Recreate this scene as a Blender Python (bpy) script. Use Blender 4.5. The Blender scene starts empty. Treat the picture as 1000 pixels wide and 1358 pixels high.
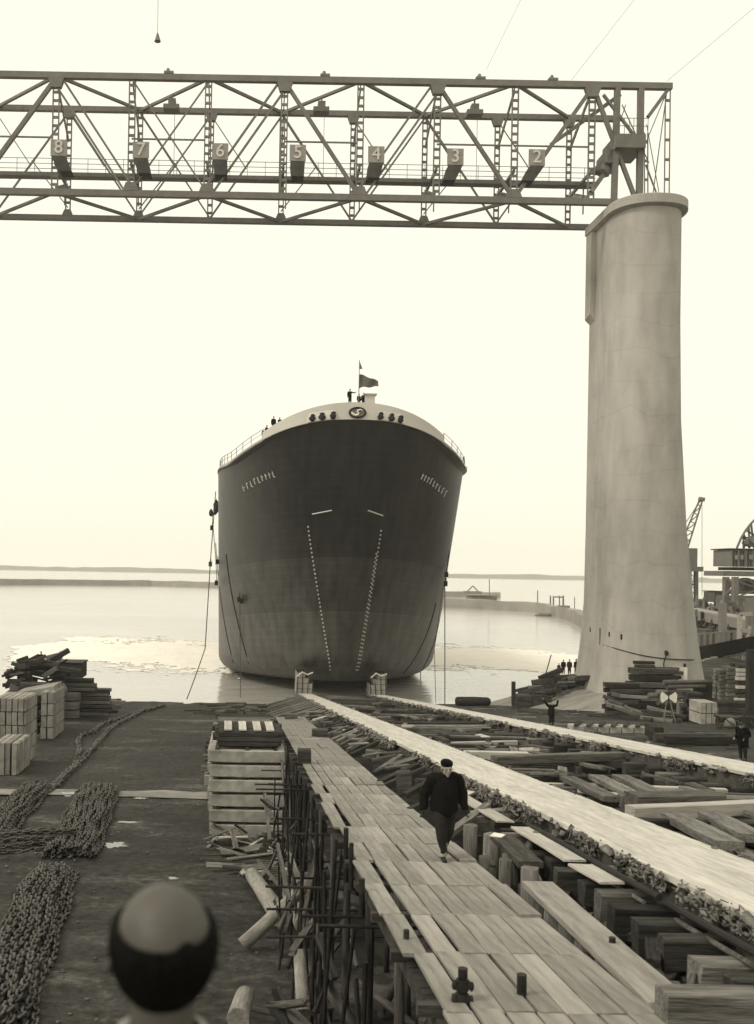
import bpy, math, random
import numpy as np
from mathutils import Vector, Matrix, noise
random.seed(7)
R = random.random
U = random.uniform
C = bpy.context.scene.collection
scene = bpy.context.scene

# ------------------------------------------------------------------ camera
H = 15.0            # eye height above the water
F = 1300.0          # focal length in photo pixels
CX, CY, TH = 332.0, 755.2, 0.018
cam_d = bpy.data.cameras.new('camera')
cam = bpy.data.objects.new('camera', cam_d)
C.objects.link(cam)
scene.camera = cam
cam.location = (0, 0, H)
cam.rotation_euler = (Matrix.Rotation(math.pi/2, 3, 'X') @ Matrix.Rotation(TH, 3, 'Z')).to_euler()
cam_d.sensor_fit = 'VERTICAL'
cam_d.sensor_height = 36
cam_d.lens = F/1358*36
cam_d.shift_x = (500-CX)/1358
cam_d.shift_y = (CY-679)/1358
cam_d.clip_start = 0.05
cam_d.clip_end = 30000
cam_d.dof.use_dof = True
cam_d.dof.focus_distance = 55
cam_d.dof.aperture_fstop = 2.2

# ------------------------------------------------------------------ world + sun
SUN_EL, SUN_AZ = math.radians(44), math.radians(-112)      # azimuth from +Y towards +X
w = bpy.data.worlds.new('World'); scene.world = w; w.use_nodes = True
nt = w.node_tree; nt.nodes.clear()
sky = nt.nodes.new('ShaderNodeTexSky'); sky.sky_type = 'NISHITA'; sky.sun_disc = False
sky.sun_elevation = SUN_EL; sky.sun_rotation = SUN_AZ
sky.dust_density = 5; sky.air_density = 2
bw = nt.nodes.new('ShaderNodeRGBToBW')
mx = nt.nodes.new('ShaderNodeMix'); mx.data_type = 'FLOAT'; mx.inputs[0].default_value = 0.88
mx.inputs[3].default_value = 10.2      # the even layer of overcast
tint = nt.nodes.new('ShaderNodeMix'); tint.data_type = 'RGBA'; tint.blend_type = 'MULTIPLY'; tint.inputs[0].default_value = 1
tint.inputs[7].default_value = (1.0, 0.97, 0.82, 1)
bg = nt.nodes.new('ShaderNodeBackground'); bg.inputs[1].default_value = 0.116
out = nt.nodes.new('ShaderNodeOutputWorld')
nt.links.new(sky.outputs[0], bw.inputs[0]); nt.links.new(bw.outputs[0], mx.inputs[2])
nt.links.new(mx.outputs[0], tint.inputs[6]); nt.links.new(tint.outputs[2], bg.inputs[0]); nt.links.new(bg.outputs[0], out.inputs[0])
sd = bpy.data.lights.new('sun', 'SUN'); sd.energy = 1.7; sd.angle = math.radians(14); sd.color = (1, 0.95, 0.84)
sun = bpy.data.objects.new('sun', sd); C.objects.link(sun)
dv = Vector((math.sin(SUN_AZ)*math.cos(SUN_EL), math.cos(SUN_AZ)*math.cos(SUN_EL), math.sin(SUN_EL)))
sun.rotation_euler = (-dv).to_track_quat('-Z', 'Y').to_euler()
scene.view_settings.view_transform = 'Standard'
scene.view_settings.look = 'None'
scene.view_settings.exposure = 0.0
scene.cycles.volume_bounces = 1
scene.cycles.max_bounces = 6

# ------------------------------------------------------------------ places: a photo pixel and a distance, or a plane, give a point
def un(px, py):
    dx, dy = px-CX, py-CY
    c, s = math.cos(TH), math.sin(TH)
    return dx*c+dy*s, -dx*s+dy*c
def P(px, py, d):
    u, v = un(px, py)
    return Vector((u/F*d, d, H-v/F*d))
def plane(px, py, h, s):
    u, v = un(px, py)
    d = h/(v/F-s)
    return Vector((u/F*d, d, H-v/F*d))
S = 0.1024
def GL(px, py): return plane(px, py, 9.5, 0.05)
def GR(px, py): return plane(px, py, 3.51, 0.1017)
def zw(y, h): return H-h-S*y                # height of a surface h below the eye on the slip's slope
def zl(y): return 5.5-0.05*y
HW, HT = 3.25, 2.65
def sstep(a, b, x):
    t = min(1, max(0, (x-a)/(b-a))); return t*t*(3-2*t)
def zr(x, y):
    z = 11.49-0.1017*y
    bank = 3.0*sstep(34.5, 38.5, x)*sstep(80, 92, y)
    return max(z, bank, 0.25)

# ------------------------------------------------------------------ materials (all tones are the sepia greys of the print)
def tone(v): return (v, v*0.935, v*0.835, 1)
MATS = {}
def mat(name, v, v2=None, rough=0.85, scale=1.5, stretch=(1,1,1), spec=0.12, bump=0.15, bscale=None, metal=0, rnd=0.0, detail=6, coords='Object', col=None):
    if name in MATS: return MATS[name]
    m = bpy.data.materials.new(name); m.use_nodes = True
    n = m.node_tree; n.nodes.clear(); L = n.links.new
    o = n.nodes.new('ShaderNodeOutputMaterial'); b = n.nodes.new('ShaderNodeBsdfPrincipled')
    L(b.outputs[0], o.inputs[0])
    b.inputs['Roughness'].default_value = rough; b.inputs['Metallic'].default_value = metal
    b.inputs['Specular IOR Level'].default_value = spec
    tc = n.nodes.new('ShaderNodeTexCoord'); mp = n.nodes.new('ShaderNodeMapping'); mp.inputs['Scale'].default_value = stretch
    if coords == 'World':
        g = n.nodes.new('ShaderNodeNewGeometry'); L(g.outputs['Position'], mp.inputs[0])
    else: L(tc.outputs[coords], mp.inputs[0])
    t = n.nodes.new('ShaderNodeTexNoise'); t.inputs['Scale'].default_value = scale; t.inputs['Detail'].default_value = detail; t.inputs['Roughness'].default_value = 0.62
    L(mp.outputs[0], t.inputs['Vector'])
    t2 = n.nodes.new('ShaderNodeTexNoise'); t2.inputs['Scale'].default_value = scale*0.23; t2.inputs['Detail'].default_value = 3
    L(mp.outputs[0], t2.inputs['Vector'])
    ad = n.nodes.new('ShaderNodeMath'); ad.operation = 'MULTIPLY_ADD'; ad.inputs[1].default_value = 0.6
    L(t.outputs[0], ad.inputs[0]); 
    ml = n.nodes.new('ShaderNodeMath'); ml.operation = 'MULTIPLY'; ml.inputs[1].default_value = 0.4
    L(t2.outputs[0], ml.inputs[0]); L(ml.outputs[0], ad.inputs[2])
    r = n.nodes.new('ShaderNodeValToRGB')
    v2 = v2 if v2 is not None else v*0.55
    c1, c2 = tone(v2), tone(v)
    if col: c1 = tuple(col[i]*v2/v for i in range(3))+(1,); c2 = tuple(col)+(1,)
    r.color_ramp.elements[0].color = c1; r.color_ramp.elements[0].position = 0.36
    r.color_ramp.elements[1].color = c2; r.color_ramp.elements[1].position = 0.62
    L(ad.outputs[0], r.inputs[0])
    last = r.outputs[0]
    if rnd:
        oi = n.nodes.new('ShaderNodeObjectInfo'); mr = n.nodes.new('ShaderNodeMapRange')
        mr.inputs[3].default_value = 1-rnd; mr.inputs[4].default_value = 1+rnd
        L(oi.outputs['Random'], mr.inputs[0])
        mm = n.nodes.new('ShaderNodeMix'); mm.data_type = 'RGBA'; mm.blend_type = 'MULTIPLY'; mm.inputs[0].default_value = 1
        L(last, mm.inputs[6]); L(mr.outputs[0], mm.inputs[7]); last = mm.outputs[2]
    L(last, b.inputs['Base Color'])
    if bump:
        bp = n.nodes.new('ShaderNodeBump'); bp.inputs['Strength'].default_value = bump; bp.inputs['Distance'].default_value = 0.05
        t3 = n.nodes.new('ShaderNodeTexNoise'); t3.inputs['Scale'].default_value = bscale or scale*3; t3.inputs['Detail'].default_value = 4
        L(mp.outputs[0], t3.inputs['Vector']); L(t3.outputs[0], bp.inputs['Height']); L(bp.outputs[0], b.inputs['Normal'])
    m['bsdf'] = b.name
    MATS[name] = m
    return m
M_WOOD = mat('weathered_wood', 0.21, 0.06, scale=3.5, stretch=(0.6, 7, 7), rnd=0.35, bump=0.4, rough=0.85)
M_DECK = mat('deck_wood', 0.29, 0.17, scale=3.2, stretch=(0.5, 5, 5), rnd=0.13, bump=0.35, rough=0.85)
M_DARKW = mat('dark_wood', 0.07, 0.02, scale=3, stretch=(0.6, 6, 6), rnd=0.5, bump=0.4, rough=0.85)
M_PALEW = mat('pale_wood', 0.52, 0.33, scale=3, stretch=(0.5, 6, 6), rnd=0.15, bump=0.25)
M_WAY = mat('greased_way', 0.63, 0.36, scale=2.6, stretch=(6, 0.28, 6), bump=0.35, rough=0.55, coords='World')
M_SIDE = mat('way_side', 0.10, 0.035, scale=4, stretch=(1, 1, 1), bump=0.5, coords='World')
M_RAG = mat('rag', 0.26, 0.03, scale=5, bump=0.6, coords='World')
M_CONC = mat('concrete', 0.44, 0.32, scale=0.55, stretch=(1, 1, 0.45), bump=0.12, bscale=3, rough=0.9, coords='World', detail=10)
M_BLOCK = mat('block_concrete', 0.42, 0.22, scale=2.2, bump=0.3, rnd=0.12)
M_STEEL = mat('gantry_steel', 0.19, 0.14, scale=1.2, bump=0, rough=0.6)
M_RUST = mat('rusty_iron', 0.04, 0.015, scale=6, bump=0.3, rough=0.6, metal=0.2, rnd=0.3, coords='World')
M_CHAIN = mat('chain_iron', 0.13, 0.04, scale=5, bump=0, rough=0.5, metal=0.35, coords='World')
M_PLOG = mat('pale_log', .34, .17, scale=4, stretch=(.7,3,3), bump=.5)
M_LOG = mat('log_bark', .15, .06, scale=4, stretch=(.7,3,3), bump=.5)
M_DARK = mat('dark_paint', 0.03, 0.018, scale=3, bump=0, rough=0.6)
M_GREY = mat('grey_paint', 0.2, 0.14, scale=2, bump=0, rough=0.6)
M_WHITE = mat('white_paint', 0.8, 0.66, scale=2, bump=0, rough=0.6)
M_LIGHT = mat('light_paint', 0.64, 0.56, scale=0.4, bump=0.03, rough=0.6, coords='World')
M_SKIN = mat('skin', 0.30, 0.22, scale=8, bump=0.03, rough=0.5, col=(0.34, 0.31, 0.26))
M_HAIR = mat('hair', 0.007, 0.003, spec=.04, scale=60, stretch=(1,1,0.2), bump=0.5, rough=0.6)
M_COAT = mat('dark_cloth', 0.013, 0.006, spec=.05, scale=12, bump=0.3, rough=0.9, rnd=0.2)
M_TROU = mat('trouser_cloth', 0.03, 0.016, spec=.05, scale=9, bump=0.3, rough=0.9, rnd=0.2)
M_PALEC = mat('pale_cloth', 0.38, 0.3, scale=9, bump=0.2, rough=0.9)
M_SHOE = mat('shoe_leather', 0.02, 0.012, scale=9, bump=0, rough=0.5)
M_ROPE = mat('rope', 0.07, 0.04, scale=9, bump=0)
M_SHORE = mat('far_land', 0.16, 0.1, scale=0.01, bump=0, coords='World')
M_QUAY = mat('breakwater_stone', 0.3, 0.2, scale=0.15, bump=0.1, coords='World')
M_FOAM = mat('foam_white', 0.92, 0.8, scale=0.4, bump=0.12, bscale=2.0, rough=0.9, coords='World')
M_LEAF = mat('scrub', 0.07, 0.03, scale=1, bump=0, coords='World')

def ground_mat():
    m = bpy.data.materials.new('yard_soil'); m.use_nodes = True
    n = m.node_tree; L = n.links.new; b = n.nodes['Principled BSDF']
    g = n.nodes.new('ShaderNodeNewGeometry')
    def nz(sc, det=8, st=(1,1,1)):
        mp = n.nodes.new('ShaderNodeMapping'); mp.inputs['Scale'].default_value = st; L(g.outputs['Position'], mp.inputs[0])
        t = n.nodes.new('ShaderNodeTexNoise'); t.inputs['Scale'].default_value = sc; t.inputs['Detail'].default_value = det; t.inputs['Roughness'].default_value = 0.7
        L(mp.outputs[0], t.inputs['Vector']); return t.outputs[0]
    a = nz(0.35, 8, (0.45, 1, 1)); c = nz(3.0, 6)
    r = n.nodes.new('ShaderNodeValToRGB'); e = r.color_ramp.elements
    e[0].position = 0.42; e[0].color = tone(0.018); e[1].position = 0.54; e[1].color = tone(0.054)
    x = e.new(0.63); x.color = tone(0.13)
    ad = n.nodes.new('ShaderNodeMath'); ad.operation = 'MULTIPLY_ADD'; ad.inputs[1].default_value = 0.65
    ml = n.nodes.new('ShaderNodeMath'); ml.operation = 'MULTIPLY'; ml.inputs[1].default_value = 0.35
    L(c, ml.inputs[0]); L(a, ad.inputs[0]); L(ml.outputs[0], ad.inputs[2]); L(ad.outputs[0], r.inputs[0])
    L(r.outputs[0], b.inputs['Base Color'])
    r2 = n.nodes.new('ShaderNodeMapRange'); r2.inputs[1].default_value = 0.4; r2.inputs[2].default_value = 0.6; r2.inputs[3].default_value = 0.6; r2.inputs[4].default_value = 0.95
    L(a, r2.inputs[0]); L(r2.outputs[0], b.inputs['Roughness']); b.inputs['Specular IOR Level'].default_value = 0.08
    bp = n.nodes.new('ShaderNodeBump'); bp.inputs['Strength'].default_value = 0.7; bp.inputs['Distance'].default_value = 0.12
    L(nz(1.6, 8), bp.inputs['Height']); L(bp.outputs[0], b.inputs['Normal'])
    return m
M_SOIL = ground_mat()
def water_mat():
    m = bpy.data.materials.new('water'); m.use_nodes = True
    n = m.node_tree; L = n.links.new; b = n.nodes['Principled BSDF']
    b.inputs['Base Color'].default_value = (0.50, 0.475, 0.40, 1); b.inputs['Roughness'].default_value = 0.13; b.inputs['IOR'].default_value = 1.85
    g = n.nodes.new('ShaderNodeNewGeometry')
    mp = n.nodes.new('ShaderNodeMapping'); mp.inputs['Scale'].default_value = (0.4, 1, 1); L(g.outputs['Position'], mp.inputs[0])
    t = n.nodes.new('ShaderNodeTexNoise'); t.inputs['Scale'].default_value = 0.35; t.inputs['Detail'].default_value = 5; L(mp.outputs[0], t.inputs['Vector'])
    bp = n.nodes.new('ShaderNodeBump'); bp.inputs['Strength'].default_value = 0.3; bp.inputs['Distance'].default_value = 0.4
    L(t.outputs[0], bp.inputs['Height']); L(bp.outputs[0], b.inputs['Normal'])
    t2 = n.nodes.new('ShaderNodeTexNoise'); t2.inputs['Scale'].default_value = 0.03; t2.inputs['Detail'].default_value = 6; L(mp.outputs[0], t2.inputs['Vector'])
    r = n.nodes.new('ShaderNodeValToRGB'); r.color_ramp.elements[0].position = .35; r.color_ramp.elements[1].position = .68
    r.color_ramp.elements[0].color = tone(.37); r.color_ramp.elements[1].color = tone(.52); L(t2.outputs[0], r.inputs[0]); L(r.outputs[0], b.inputs['Base Color'])
    return m
M_WATER = water_mat()
def hull_mat():
    m = bpy.data.materials.new('hull_paint'); m.use_nodes = True
    n = m.node_tree; L = n.links.new; b = n.nodes['Principled BSDF']
    g = n.nodes.new('ShaderNodeNewGeometry'); sp = n.nodes.new('ShaderNodeSeparateXYZ'); L(g.outputs['Position'], sp.inputs[0])
    ma = n.nodes.new('ShaderNodeMath'); ma.operation = 'MULTIPLY_ADD'; ma.inputs[1].default_value = 0.1; L(sp.outputs[1], ma.inputs[0]); L(sp.outputs[2], ma.inputs[2])   # z+0.1y = z'+12.4
    r = n.nodes.new('ShaderNodeValToRGB'); r.color_ramp.interpolation = 'CONSTANT'; e = r.color_ramp.elements
    mr = n.nodes.new('ShaderNodeMapRange'); mr.inputs[1].default_value = 12.4; mr.inputs[2].default_value = 42.4; L(ma.outputs[0], mr.inputs[0])
    e[0].position = 0; e[0].color = tone(0.05); e[1].position = 9.1/30; e[1].color = tone(0.034); x = e.new(15.0/30); x.color = tone(0.014)
    L(mr.outputs[0], r.inputs[0])
    t = n.nodes.new('ShaderNodeTexNoise'); t.inputs['Scale'].default_value = 0.5; t.inputs['Detail'].default_value = 8
    mp = n.nodes.new('ShaderNodeMapping'); mp.inputs['Scale'].default_value = (2.2, 1.2, 0.16); L(g.outputs['Position'], mp.inputs[0]); L(mp.outputs[0], t.inputs['Vector'])
    mr2 = n.nodes.new('ShaderNodeMapRange'); mr2.inputs[1].default_value = .3; mr2.inputs[2].default_value = .7; mr2.inputs[3].default_value = .55; mr2.inputs[4].default_value = 1.7; L(t.outputs[0], mr2.inputs[0])
    mm = n.nodes.new('ShaderNodeMix'); mm.data_type = 'RGBA'; mm.blend_type = 'MULTIPLY'; mm.inputs[0].default_value = 1
    L(r.outputs[0], mm.inputs[6]); L(mr2.outputs[0], mm.inputs[7])
    b.inputs['Roughness'].default_value = 0.48; b.inputs['Specular IOR Level'].default_value = 0.75
    # plate seams as a faint relief
    br = n.nodes.new('ShaderNodeTexBrick'); br.inputs['Scale'].default_value = 0.28; br.inputs['Mortar Size'].default_value = 0.009
    cb = n.nodes.new('ShaderNodeCombineXYZ'); L(sp.outputs[0], cb.inputs[0]); L(ma.outputs[0], cb.inputs[1]); L(cb.outputs[0], br.inputs['Vector'])
    bp = n.nodes.new('ShaderNodeBump'); bp.inputs['Strength'].default_value = 0.25; bp.inputs['Distance'].default_value = 0.05; L(br.outputs['Fac'], bp.inputs['Height']); L(bp.outputs[0], b.inputs['Normal'])
    se = n.nodes.new('ShaderNodeMix'); se.data_type = 'RGBA'; se.blend_type = 'MULTIPLY'; ms = n.nodes.new('ShaderNodeMapRange'); ms.inputs[3].default_value = 1; ms.inputs[4].default_value = 1.5
    L(br.outputs['Fac'], ms.inputs[0]); se.inputs[0].default_value = 1; L(mm.outputs[2], se.inputs[6]); L(ms.outputs[0], se.inputs[7]); L(se.outputs[2], b.inputs['Base Color'])
    return m
M_HULL = hull_mat()

# ------------------------------------------------------------------ mesh helpers
class MB:
    def __init__(s): s.v = []; s.f = []; s.n = 0
    def add(s, vs, fs):
        k = s.n
        s.v.extend([tuple(a) for a in vs]); s.f.extend([tuple(i+k for i in f) for f in fs]); s.n += len(vs)
    def box(s, x0, x1, y0, y1, z0, z1):
        s.add([(x0,y0,z0),(x1,y0,z0),(x1,y1,z0),(x0,y1,z0),(x0,y0,z1),(x1,y0,z1),(x1,y1,z1),(x0,y1,z1)],
              [(0,3,2,1),(4,5,6,7),(0,1,5,4),(1,2,6,5),(2,3,7,6),(3,0,4,7)])
    def bar(s, a, b, w, h=None, up=(0,0,1)):
        h = h or w; a = Vector(a); b = Vector(b); d = (b-a).normalized(); up = Vector(up)
        if abs(d.dot(up)) > .98: up = Vector((0,1,0))
        x = d.cross(up).normalized()*(w/2); y = x.cross(d).normalized()*(h/2)
        vs = [p+i*x+j*y for p in (a, b) for i, j in ((-1,-1),(1,-1),(1,1),(-1,1))]
        s.add(vs, [(0,1,2,3),(7,6,5,4),(0,4,5,1),(1,5,6,2),(2,6,7,3),(3,7,4,0)])
    def tube(s, a, b, r, r2=None, n=8):
        s.path([a, b], [r, r if r2 is None else r2], n)
    def path(s, pts, rs, n=6, cap=True):
        pts = [Vector(p) for p in pts]
        if not hasattr(rs, '__len__'): rs = [rs]*len(pts)
        vs = []; fs = []; prev = None
        for i, p in enumerate(pts):
            d = (pts[min(i+1, len(pts)-1)]-pts[max(i-1, 0)]).normalized()
            if prev is None:
                u = d.cross(Vector((0,0,1)));
                if u.length < .05: u = d.cross(Vector((0,1,0)))
            else: u = prev-d*prev.dot(d)
            u.normalize(); prev = u.copy(); t = d.cross(u)
            for k in range(n):
                a = 2*math.pi*k/n; vs.append(p+(u*math.cos(a)+t*math.sin(a))*rs[i])
        for i in range(len(pts)-1):
            for k in range(n):
                k2 = (k+1) % n; fs.append((i*n+k, i*n+k2, (i+1)*n+k2, (i+1)*n+k))
        if cap: fs.append(tuple(range(n))[::-1]); fs.append(tuple((len(pts)-1)*n+k for k in range(n)))
        s.add(vs, fs)
    def blob(s, c, rx, ry, rz, jit=0.25, n=7, m=5, seed=0):
        vs = []; fs = []
        for i in range(m+1):
            t = math.pi*i/m
            for k in range(n):
                a = 2*math.pi*k/n; j = 1+U(-jit, jit)
                vs.append((c[0]+rx*math.sin(t)*math.cos(a)*j, c[1]+ry*math.sin(t)*math.sin(a)*j, c[2]+rz*math.cos(t)*j))
        for i in range(m):
            for k in range(n): fs.append((i*n+k, (i+1)*n+k, (i+1)*n+(k+1) % n, i*n+(k+1) % n))
        s.add(vs, fs)
    def build(s, name, m, parent=None, smooth=False):
        me = bpy.data.meshes.new(name)
        off = wloc(parent)
        me.from_pydata([(a[0]-off[0], a[1]-off[1], a[2]-off[2]) for a in s.v] if parent else s.v, [], s.f)
        me.validate()
        if m: me.materials.append(m)
        if smooth: me.polygons.foreach_set('use_smooth', [True]*len(me.polygons))
        o = bpy.data.objects.new(name, me); C.objects.link(o)
        if parent: o.parent = parent
        return o
def wloc(o):
    v = Vector((0,0,0))
    while o is not None: v += o.location; o = o.parent
    return v
def tag(o, label=None, cat=None, group=None, kind=None):
    if label: o['label'] = label
    if cat: o['category'] = cat
    if group: o['group'] = group
    if kind: o['kind'] = kind
    return o
def empty(name, loc, label, cat, group=None):
    o = bpy.data.objects.new(name, None); C.objects.link(o); o.location = loc; o.empty_display_size = .2
    return tag(o, label, cat, group)
def centre(o):      # put the origin of a one-mesh thing at its own middle, for grain and handling
    me = o.data; c = Vector((0,0,0))
    for v in me.vertices: c += v.co
    c /= max(1, len(me.vertices))
    me.transform(Matrix.Translation(-c)); o.location = o.location+c
    return o
BEAMN = 0
def beam(name, a, b, w, h, m, parent=None, label=None, cat=None, group=None, roll=0, rough=0.012, log=False):
    """a sawn timber (or a log) from a to b: its own mesh, long axis local x"""
    a = Vector(a); b = Vector(b); L = (b-a).length; d = (b-a).normalized()
    up = Vector((0,0,1))
    if abs(d.z) > .97: up = Vector((0,1,0))
    y = up.cross(d).normalized(); z = d.cross(y)
    vs = []; fs = []
    seg = max(1, min(6, int(L/0.8)))
    if log: prof = [(math.cos(2*math.pi*k/12)*w/2, math.sin(2*math.pi*k/12)*h/2) for k in range(12)]
    else:
        c = min(w, h)*0.07
        X, Y = w/2, h/2
        prof = [(-X+c,-Y),(X-c,-Y),(X,-Y+c),(X,Y-c),(X-c,Y),(-X+c,Y),(-X,Y-c),(-X,-Y+c)]
    n = len(prof); bow = U(-1, 1)*rough
    for i in range(seg+1):
        t = i/seg; sc = 1-0.18*t if log else 1
        for (p, q) in prof:
            j = rough*(2.0 if log else 1)
            vs.append((L*t-L/2+U(-1, 1)*(rough if i in (0, seg) else 0), p*sc+U(-j, j)*.5, q*sc+U(-j, j)*.5+bow*math.sin(t*math.pi)))
    for i in range(seg):
        for k in range(n): fs.append((i*n+k, (i+1)*n+k, (i+1)*n+(k+1) % n, i*n+(k+1) % n))
    fs.append(tuple(range(n))); fs.append(tuple(seg*n+k for k in range(n))[::-1])
    me = bpy.data.meshes.new(name); me.from_pydata(vs, [], fs); me.materials.append(m)
    if log: me.polygons.foreach_set('use_smooth', [True]*(len(me.polygons)-2)+[False]*2)
    o = bpy.data.objects.new(name, me); C.objects.link(o)
    rot = Matrix((d, y, z)).transposed() @ Matrix.Rotation(roll, 3, 'X')
    o.rotation_euler = rot.to_euler(); o.location = (a+b)/2
    if parent: o.location = o.location-wloc(parent); o.parent = parent
    return tag(o, label, cat, group)
def grid(name, xs, ys, zf, m, kind='structure', smooth=True):
    nx, ny = len(xs), len(ys)
    vs = [(x, y, zf(x, y)) for y in ys for x in xs]
    fs = [(j*nx+i, j*nx+i+1, (j+1)*nx+i+1, (j+1)*nx+i) for j in range(ny-1) for i in range(nx-1)]
    b = MB(); b.add(vs, fs); o = b.build(name, m, smooth=smooth); return tag(o, kind=kind)
def lin(a, b, n): return [a+(b-a)*i/(n-1) for i in range(n)]
def fbm(x, y, s=1.0, z=0.0): return noise.fractal(Vector((x*s, y*s, z)), 1.0, 2.0, 4)

# ================================================================== SETTING
g = MB(); g.box(-2550, 2550, -140, 3650, -1.9, 0.0); tag(g.build('water', M_WATER), kind='structure')
def shore_y(x):
    n = 1.6*fbm(x, 3.3, 0.15)+0.5*fbm(x, 9.1, 0.9)
    if x < 4.3: return 109.6+n*.6
    if x < 16.6: return 114.5
    if x < 27: return 110+n*.5
    if x < 50: return 110+3*sstep(27, 33, x)+n*.3
    return 113+53*sstep(50, 60, x)
def gz(x, y):
    n = 0.10*fbm(x, y, 0.25)+0.035*fbm(x, y, 1.3, 5)
    if x < 4.3:
        z = zl(y)+n+max(0, -x-42)*0.03
    elif x < 4.55: z = zl(y)+(max(zw(y, 4.7), .1)-zl(y))*(x-4.3)/.25
    elif x < 16.25: z = max(zw(y, 4.7), 0.12)+n*.8
    elif x < 16.5: z = max(zw(y, 4.7), 0.12)
    else: z = zr(x, y)+n*min(1, (x-16.5))
    e = shore_y(x)
    if y > e: z = z-(y-e)*2.2
    return max(z, -1.4)
xs = lin(-110, -20, 30)+lin(-19.2, 4.3, 50)+[4.55]+lin(5.2, 16.25, 18)+[16.5]+lin(17.2, 60, 60)+lin(62, 170, 30)
ys = lin(-20, 18, 14)+lin(19, 104, 130)+lin(104.4, 130, 60)+lin(131, 172, 14)
grid('ground', xs, ys, gz, M_SOIL)
g = MB()     # far shore, kilometres away
def ridge(x0, x1, y0, hfun, n=160, depth=120):
    vs = []; fs = []
    for i in range(n):
        x = x0+(x1-x0)*i/(n-1); h = hfun(x)
        vs += [(x, y0, -1), (x, y0+6, h), (x, y0+depth, h*.9+1), (x, y0+depth, -1)]
    for i in range(n-1):
        k = i*4
        for a in range(3): fs.append((k+a, k+4+a, k+5+a, k+1+a))
    g.add(vs, fs)
ridge(-2400, 2400, 3100, lambda x: 13+6*fbm(x, 0, .004)+3*fbm(x, 4, .03))
tag(g.build('far_shore', M_SHORE), kind='structure')
# pale strip laid across the yard
g = MB(); pts = []
n = 40
for i in range(n):
    x = -60+i*(60.2/(n-1)); y = 52.4-(x)*-0.02
    wv = 2.1+.4*fbm(x, 2, .5)
    pts.append((x, y-wv/2+.1*fbm(x, 7, 1.5), y+wv/2+.1*fbm(x, 17, 1.5)))
for i in range(n-1):
    a, b = pts[i], pts[i+1]
    g.add([(a[0], a[1], gz(a[0], a[1])+.06), (b[0], b[1], gz(b[0], b[1])+.06), (b[0], b[2], gz(b[0], b[2])+.06), (a[0], a[2], gz(a[0], a[2])+.06)], [(0,1,2,3)])
tag(g.build('concrete_strip', mat('strip_concrete', .3, .15, scale=1.4, stretch=(.5,1,1), bump=.3, coords='World')), kind='structure')
# puddles
M_PUD = mat('puddle_water', 0.2, 0.15, rough=0.06, bump=0, spec=1.0)
for (px, py, a, b) in ((92, 1056, .9, .8), (110, 1084, .5, .4), (152, 1121, .8, .7), (185, 1060, .6, .25), (85, 1107, .4, .35), (130, 1103, .3,.2), (230,1165,.3,.3), (150,1050,.7,.2), (170,1092,.8,.3)):
    c = GL(px, py); g = MB(); vs = []
    zc = gz(c.x, c.y)
    zt = max(gz(c.x+a*math.cos(t), c.y+b*math.sin(t)) for t in (0, 1.57, 3.14, 4.7))
    zc = (zc+zt)/2+.02
    for k in range(22):
        t = 2*math.pi*k/22; j = .25+.75*abs(fbm(math.cos(t)*2+px, math.sin(t)*2, 1))+.3*R(); vs.append((c.x+a*j*math.cos(t), c.y+b*j*math.sin(t), zc))
    g.add(vs, [tuple(range(22))]); tag(g.build('puddle', M_PUD), kind='structure')
# loose pale litter and gravel on the yard, nobody could count it
g = MB()
for i in range(900):
    if R() < .55: x = U(-14, 3); y = 22+78*R()**1.5
    else: x = U(17, 50); y = U(30, 100)
    s = U(.02, .07); z = gz(x, y)
    g.blob((x, y, z+s*.3), s*U(.6, 1.8), s, s*.6, n=5, m=3)
tag(g.build('gravel', mat('gravel_stone', .16, .06, scale=.7, bump=0, coords='World')), 'loose stones scattered over the dark soil', kind='stuff')
del g

# ================================================================== SHIP
SX = 10.85
HZ = 28.1
def ss(a, b, x): return sstep(a, b, x)
def hull_b(y, zp):
    """half breadth at distance y, local height zp (world z = zp + .9 - .1(y-115))"""
    zq = min(max(zp, 0), HZ)
    y0 = 102+13.0*(1-zq/HZ)+(3*(1-zq/3)**2 if zq < 3 else 0)
    L = 26-(zq/HZ)*3.5
    p = 1.5+.9*(zq/HZ)
    B = 15.15
    if zq < 2.6: B = 15.15-2.6+math.sqrt(max(0, 2.6**2-(2.6-zq)**2))
    t = (y-y0)/L
    if t <= 0: return 0.0
    if t >= 1: return B
    return B*(1-(1-t)**p)**(1/p)
def hull_y0(zp):
    zq = min(max(zp, 0), HZ)
    return 102+13.0*(1-zq/HZ)+(3*(1-zq/3)**2 if zq < 3 else 0)
def zworld(y, zp): return zp+1.9-.06*(y-115)
def zlocal(y, z): return z-1.9+.06*(y-115)
def deck_zp(y): return zlocal(y, 27+3.8*max(0, 1-(y-102)/11)**1.6)
def top_h(y): return 1.8-1.0*min(1, (y-102)/3.7)**.7     # bulwark height
NPHI = 46
def hull_pt(k, j, sgn, z0f, z1f, nz):
    pass
def ring_ys(zp):
    y0 = hull_y0(zp); L = 26-(min(max(zp, 0), HZ)/HZ)*3.5
    ys_ = [y0+L*(1-math.cos(math.pi/2*i/NPHI)**1.0) for i in range(NPHI+1)]
    # denser near the stem
    ys_ = [y0+L*((i/NPHI)**2.0) for i in range(NPHI+1)]
    return ys_+[y0+L+(282-(y0+L))*i/6 for i in range(1, 7)]
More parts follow.
